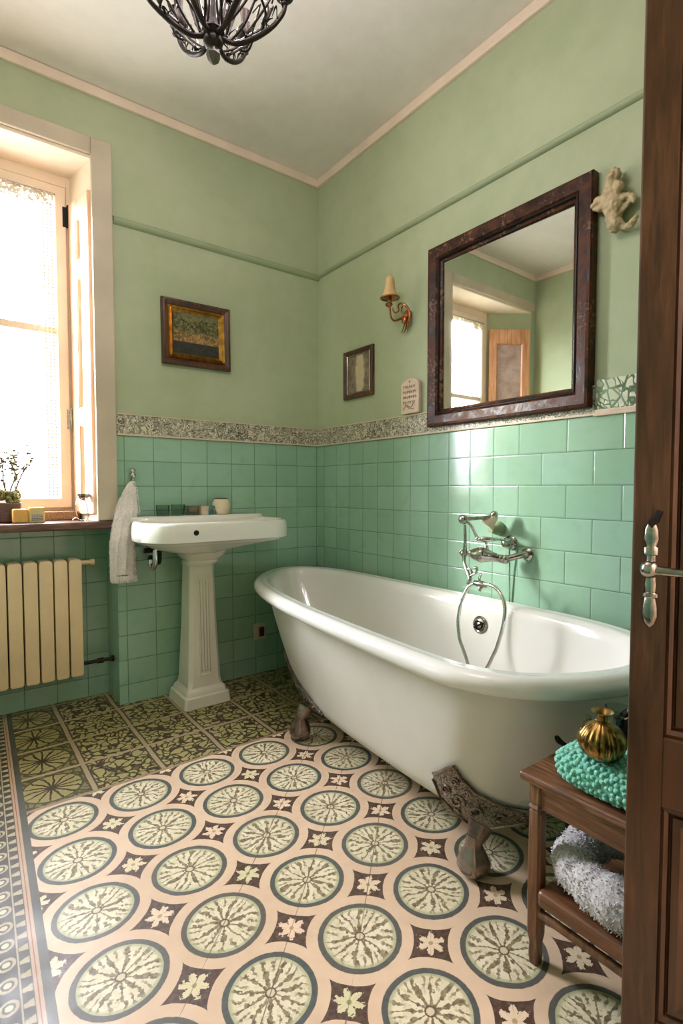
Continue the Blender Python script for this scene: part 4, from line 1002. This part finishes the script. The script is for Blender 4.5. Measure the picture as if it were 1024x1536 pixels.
# gold vase
vb = atz(902,1134,.538); r = thing('gold_vase',tuple(vb),'small round ribbed gold vase with a narrow neck standing on the aqua towel','vase')
def rib(th, h): return 1+(.035*math.cos(22*th) if .006 < h < .075 else 0)
MB().lathe([(.020,-.004),(.030,.0),(.041,.013),(.047,.031),(.044,.047),(.034,.062),(.018,.072),(.0115,.078)],vb,n=88,mod=rib).build('vase_body','gold_vase',r,smooth=60)
MB().lathe([(.0115,.076),(.010,.082),(.012,.088),(.021,.093),(.022,.096),(.017,.095),(.008,.086)],vb,n=28).build('neck','gold_vase',r)
# things at the back of the table
r = thing('wash_bag',(-.62,-2.29,.452),'black wash bag with a dark strap at the back of the side table','bag')
softbox(-.650,-.592,-2.40,-2.195,.453,.590,5).build('bag_body','black_metal',r,smooth=60)
s1 = atz(846,1119,.458); s2 = atz(834,1112,.463)
m = MB().tube(cr([(-.652,-2.23,.50),(-.69,-2.13,.462),(s1.x,s1.y,.462),(s2.x,s2.y-.002,.474),(s2.x-.004,s2.y-.008,.466),(s1.x,s1.y-.012,.458)],6),.0055,8,flat=.5); m.build('strap','black_metal',r)
q = atx(934,1070,-.652); r = thing('glass_bowl',(q.x,q.y,.452),'clear glass bowl on a dark foot behind the gold vase','bowl')
MB().lathe([(.022,0),(.022,.004),(.008,.010),(.006,.08),(.010,.10),(.012,.118)],(-.682,-2.222,.453),n=24).build('foot','dark_glass',r)
MB().lathe([(.012,.116),(.022,.122),(.029,.142),(.027,.142),(.020,.126),(.004,.120)],(-.682,-2.222,.453),n=28).build('bowl','tumbler_glass',r)
o = MB().lathe([(.014,0),(.018,.004),(.019,.05),(.017,.062),(.008,.072),(.008,.088),(.010,.090),(.010,.098),(.002,.099)],(-.688,-2.150,.452),n=22).build('olive_bottle','olive_glass'); tag(o,'small olive green bottle just left of the gold vase neck','bottle')
# grey towel on the shelf
random.seed(41); pth = cr([V(0,0,.003)+V(*q) for q in [(-.650,-2.43,.262),(-.652,-2.33,.270),(-.660,-2.235,.276),(-.715,-2.180,.266),(-.790,-2.182,.250),(-.826,-2.25,.243),(-.826,-2.35,.243),(-.826,-2.44,.243)]],9)
_r = [.036,.038,.040,.044,.047,.047,.047,.045]; gt = MB(); _n = len(pth)
rads = [(_r[min(6,int(i*7/(_n-1)))]*(1-(i*7/(_n-1))%1)+_r[min(7,int(i*7/(_n-1))+1)]*((i*7/(_n-1))%1))*(1+.05*math.sin(i*.55)+.04*math.sin(i*1.3+1)) for i in range(_n)]
gt.tube(pth,rads,30)
for k in range(5200):               # loose terry loops
    i = random.randrange(1,_n-1); t_ = (pth[i+1]-pth[i-1]).normalized(); a_ = t_.orthogonal().normalized(); b2_ = t_.cross(a_); an = random.uniform(0,2*PI); nn = a_*math.cos(an)+b2_*math.sin(an)
    p = pth[i].lerp(pth[i+1],random.random())+nn*rads[i]*.985; q = V(random.uniform(-1,1),random.uniform(-1,1),random.uniform(-1,.4))*.002
    if p.z < .203: continue
    gt.tube([p,p+nn*.002+q,p+nn*.003+q*1.9],[.0014,.0013,.0006],4)
o = gt.build('grey_towel','grey_terry',smooth=60)
tag(o,'pale grey fluffy towel folded in a loop on the lower shelf of the side table','towel')

# ------------------------------------------------------------------ open door in the foreground
E_ = atx(949,768,-1.0); E_.z = 0; dU = V(.349,-.937,0).normalized(); dN = V(-.937,-.349,0).normalized(); DW, DH = .76, 2.10
DX = Matrix(((dU.x,-dN.x,0,E_.x),(dU.y,-dN.y,0,E_.y),(0,0,1,0),(0,0,0,1)))
D = lambda u, v: DX.inverted() @ at(u,v,dN,E_)
sw = D(996,768).x; z1_ = D(1000,1108).z; z0_ = D(1000,1213).z
print('STILE', sw, z0_, z1_, [tuple(round(c,3) for c in D(u,v)) for u,v in ((975,780),(975,850),(975,940),(1024,862))])
m = MB(); m.xf = DX; TH = .04; sw = max(.05, sw)
m.box(0,sw,0,TH,.01,DH).box(DW-.10,DW,0,TH,.01,DH)
for a_, b_ in ((.01,.20),(z0_,z1_),(DH-.13,DH)): m.box(sw,DW-.10,0,TH,a_,b_)
door = m.build('door_1','door_wood',smooth=0,bevel=.003,origin=E_); struct(door); door['_o'] = list(E_)
for a_, b_ in ((.20,z0_),(z1_,DH-.13)):
    p = MB(); p.xf = DX
    for d0, d1, y_ in ((0,.012,.006),(.012,.018,.014),(.018,.040,.010)): 
        rect_frame(p,(sw,0,a_),(1,0,0),(0,0,1),(0,-1,0),DW-.10-sw,b_-a_,[(d0,-.030),(d0,-y_),(d0+(d1-d0)*.5,-y_+.003),(d1,-y_-.002),(d1,-.030)])
    struct(p.build('door_moulding','door_wood',door,smooth=30))
    p = MB(); p.xf = DX; p.box(sw+.03,DW-.13,.016,.026,a_+.03,b_-.03); struct(p.build('door_panel','door_wood',door,smooth=0))
hd = D(976,850); hx_, hz_ = hd.x, hd.z; zt_ = D(976,782).z; zb_ = D(976,940).z
m = MB(); m.xf = DX
def leaf(c, prof, flat):   # flattened turned shape on the door face, along z
    L = []
    for rr2, z in prof: L.append([(c[0]+rr2*math.cos(2*PI*k/18), c[1]+flat*rr2*math.sin(2*PI*k/18), c[2]+z) for k in range(18)])
    m.loft(L)
ht = zt_-hz_; hb = hz_-zb_
leaf((hx_,-.001,hz_),[(.002,-hb),(.008,-hb+.006),(.0115,-hb*.82),(.011,-hb*.66),(.008,-hb*.52),(.012,-hb*.50),(.012,-hb*.44),(.008,-hb*.42),(.009,-hb*.30),(.007,-.012),(.007,ht*.25),(.011,ht*.27),(.011,ht*.42),(.008,ht*.45),(.0115,ht*.62),(.010,ht*.82),(.006,ht*.97),(.003,ht)],.55)
struct(m.build('handle_plate','aged_nickel',door,smooth=50))
m = MB(); m.xf = DX
m.tube([(hx_,0,hz_),(hx_,-.030,hz_)],.009,14); m.ball((hx_,-.034,hz_),.0145,16)
m.tube(cr([(hx_,-.036,hz_),(hx_+.018,-.040,hz_-.001),(hx_+.06,-.042,hz_-.003),(hx_+.11,-.040,hz_-.004),(hx_+.125,-.034,hz_-.004)],5),[.009,.0075,.0055,.0055,.007],12); struct(m.build('door_handle','aged_nickel',door))
m = MB(); m.xf = DX; m.tube([(hx_,-.009,zt_-.002),(hx_+.001,-.014,zt_-.001)],.006,10); m.tube([(hx_+.004,-.004,zt_),(hx_+.012,-.003,zt_+.018)],[.006,.004],8); struct(m.build('keyhole_cover','black_metal',door))
# small chrome rail on the left wall (seen in the mirror)
r = thing('towel_rail',(XL,-.55,1.98),'slim chrome towel arm on the left wall, seen only in the mirror','towel rail')
MB().lathe([(.02,0),(.02,.006),(.01,.012)],(XL,-.50,2.02),(1,0,0),18).build('arm_plate','chrome',r)
MB().tube(cr([(XL+.004,-.50,2.02),(XL+.05,-.50,2.02),(XL+.07,-.54,2.03),(XL+.07,-.75,2.0)],6),.006,10).build('bar','chrome',r)

# ------------------------------------------------------------------ light
W = bpy.data.worlds.new('daylight'); bpy.context.scene.world = W; W.use_nodes = True
bg = W.node_tree.nodes['Background']; bg.inputs[0].default_value = (.90,.87,1.,1); bg.inputs[1].default_value = WORLD
# bright hazy sky above the horizon, darker ground and houses below it
_t = W.node_tree.nodes.new('ShaderNodeTexCoord'); _s = W.node_tree.nodes.new('ShaderNodeSeparateXYZ'); W.node_tree.links.new(_t.outputs['Generated'], _s.inputs[0])
_r = W.node_tree.nodes.new('ShaderNodeValToRGB'); W.node_tree.links.new(_s.outputs[2], _r.inputs[0])
_r.color_ramp.elements[0].position = .0; _r.color_ramp.elements[0].color = (.17,.165,.17,1); _r.color_ramp.elements[1].position = .12; _r.color_ramp.elements[1].color = (.90,.87,1.,1)
W.node_tree.links.new(_r.outputs[0], bg.inputs[0])
def area(name, loc, rot, sx, sy, power, col=(1,1,1), portal=False):
    l = bpy.data.lights.new(name,'AREA'); l.shape = 'RECTANGLE'; l.size = sx; l.size_y = sy; l.energy = power; l.color = col
    o = bpy.data.objects.new(name,l); C.objects.link(o); o.location = loc; o.rotation_euler = rot
    if portal: l.cycles.is_portal = True
    return o
area('window_portal',(-1.73,.36,1.81),(-PI/2,0,0),.70,1.62,1,portal=True)
area('hall_fill',(-1.2,-3.85,2.66),(0,0,0),.9,.9,HALL_FILL,(.95,.88,1))  # unseen fill light added in the hall to brighten the room
sun = bpy.data.lights.new('soft_sun','SUN'); sun.energy = SUN; sun.angle = math.radians(9); sun.color = (1,.93,.9)
so = bpy.data.objects.new('soft_sun',sun); C.objects.link(so); so.rotation_euler = V(1.6,-1.5,-.7).to_track_quat('-Z','Y').to_euler()
pl = bpy.data.lights.new('chandelier_fill','POINT'); pl.energy = CUP_FILL/6; pl.shadow_soft_size = .022; pl.color = (1,.88,.93)  # fill added above the candle cups for even brightness; the chandelier is off
for k in range(NA):
    po = bpy.data.objects.new('chandelier_fill',pl); C.objects.link(po); q = rad(2*PI*k/NA-.40,.215,hz+.145); po.location = V(hx,hy,hz)+(q-V(hx,hy,hz))*SC+V(0,0,.102*SC+.035)
sc = bpy.context.scene
sc.view_settings.view_transform = 'Standard'; sc.view_settings.look = 'None'; sc.view_settings.gamma = 1; sc.view_settings.use_curve_mapping = False
sc.view_settings.exposure = EXPO
sc.cycles.max_bounces = 10; sc.cycles.diffuse_bounces = 6; sc.cycles.glossy_bounces = 5; sc.cycles.transparent_max_bounces = 12
sc.cycles.sample_clamp_indirect = 8; sc.cycles.use_denoising = True; sc.cycles.caustics_reflective = False; sc.cycles.caustics_refractive = False
for o in bpy.data.objects:
    if '_o' in o: del o['_o']
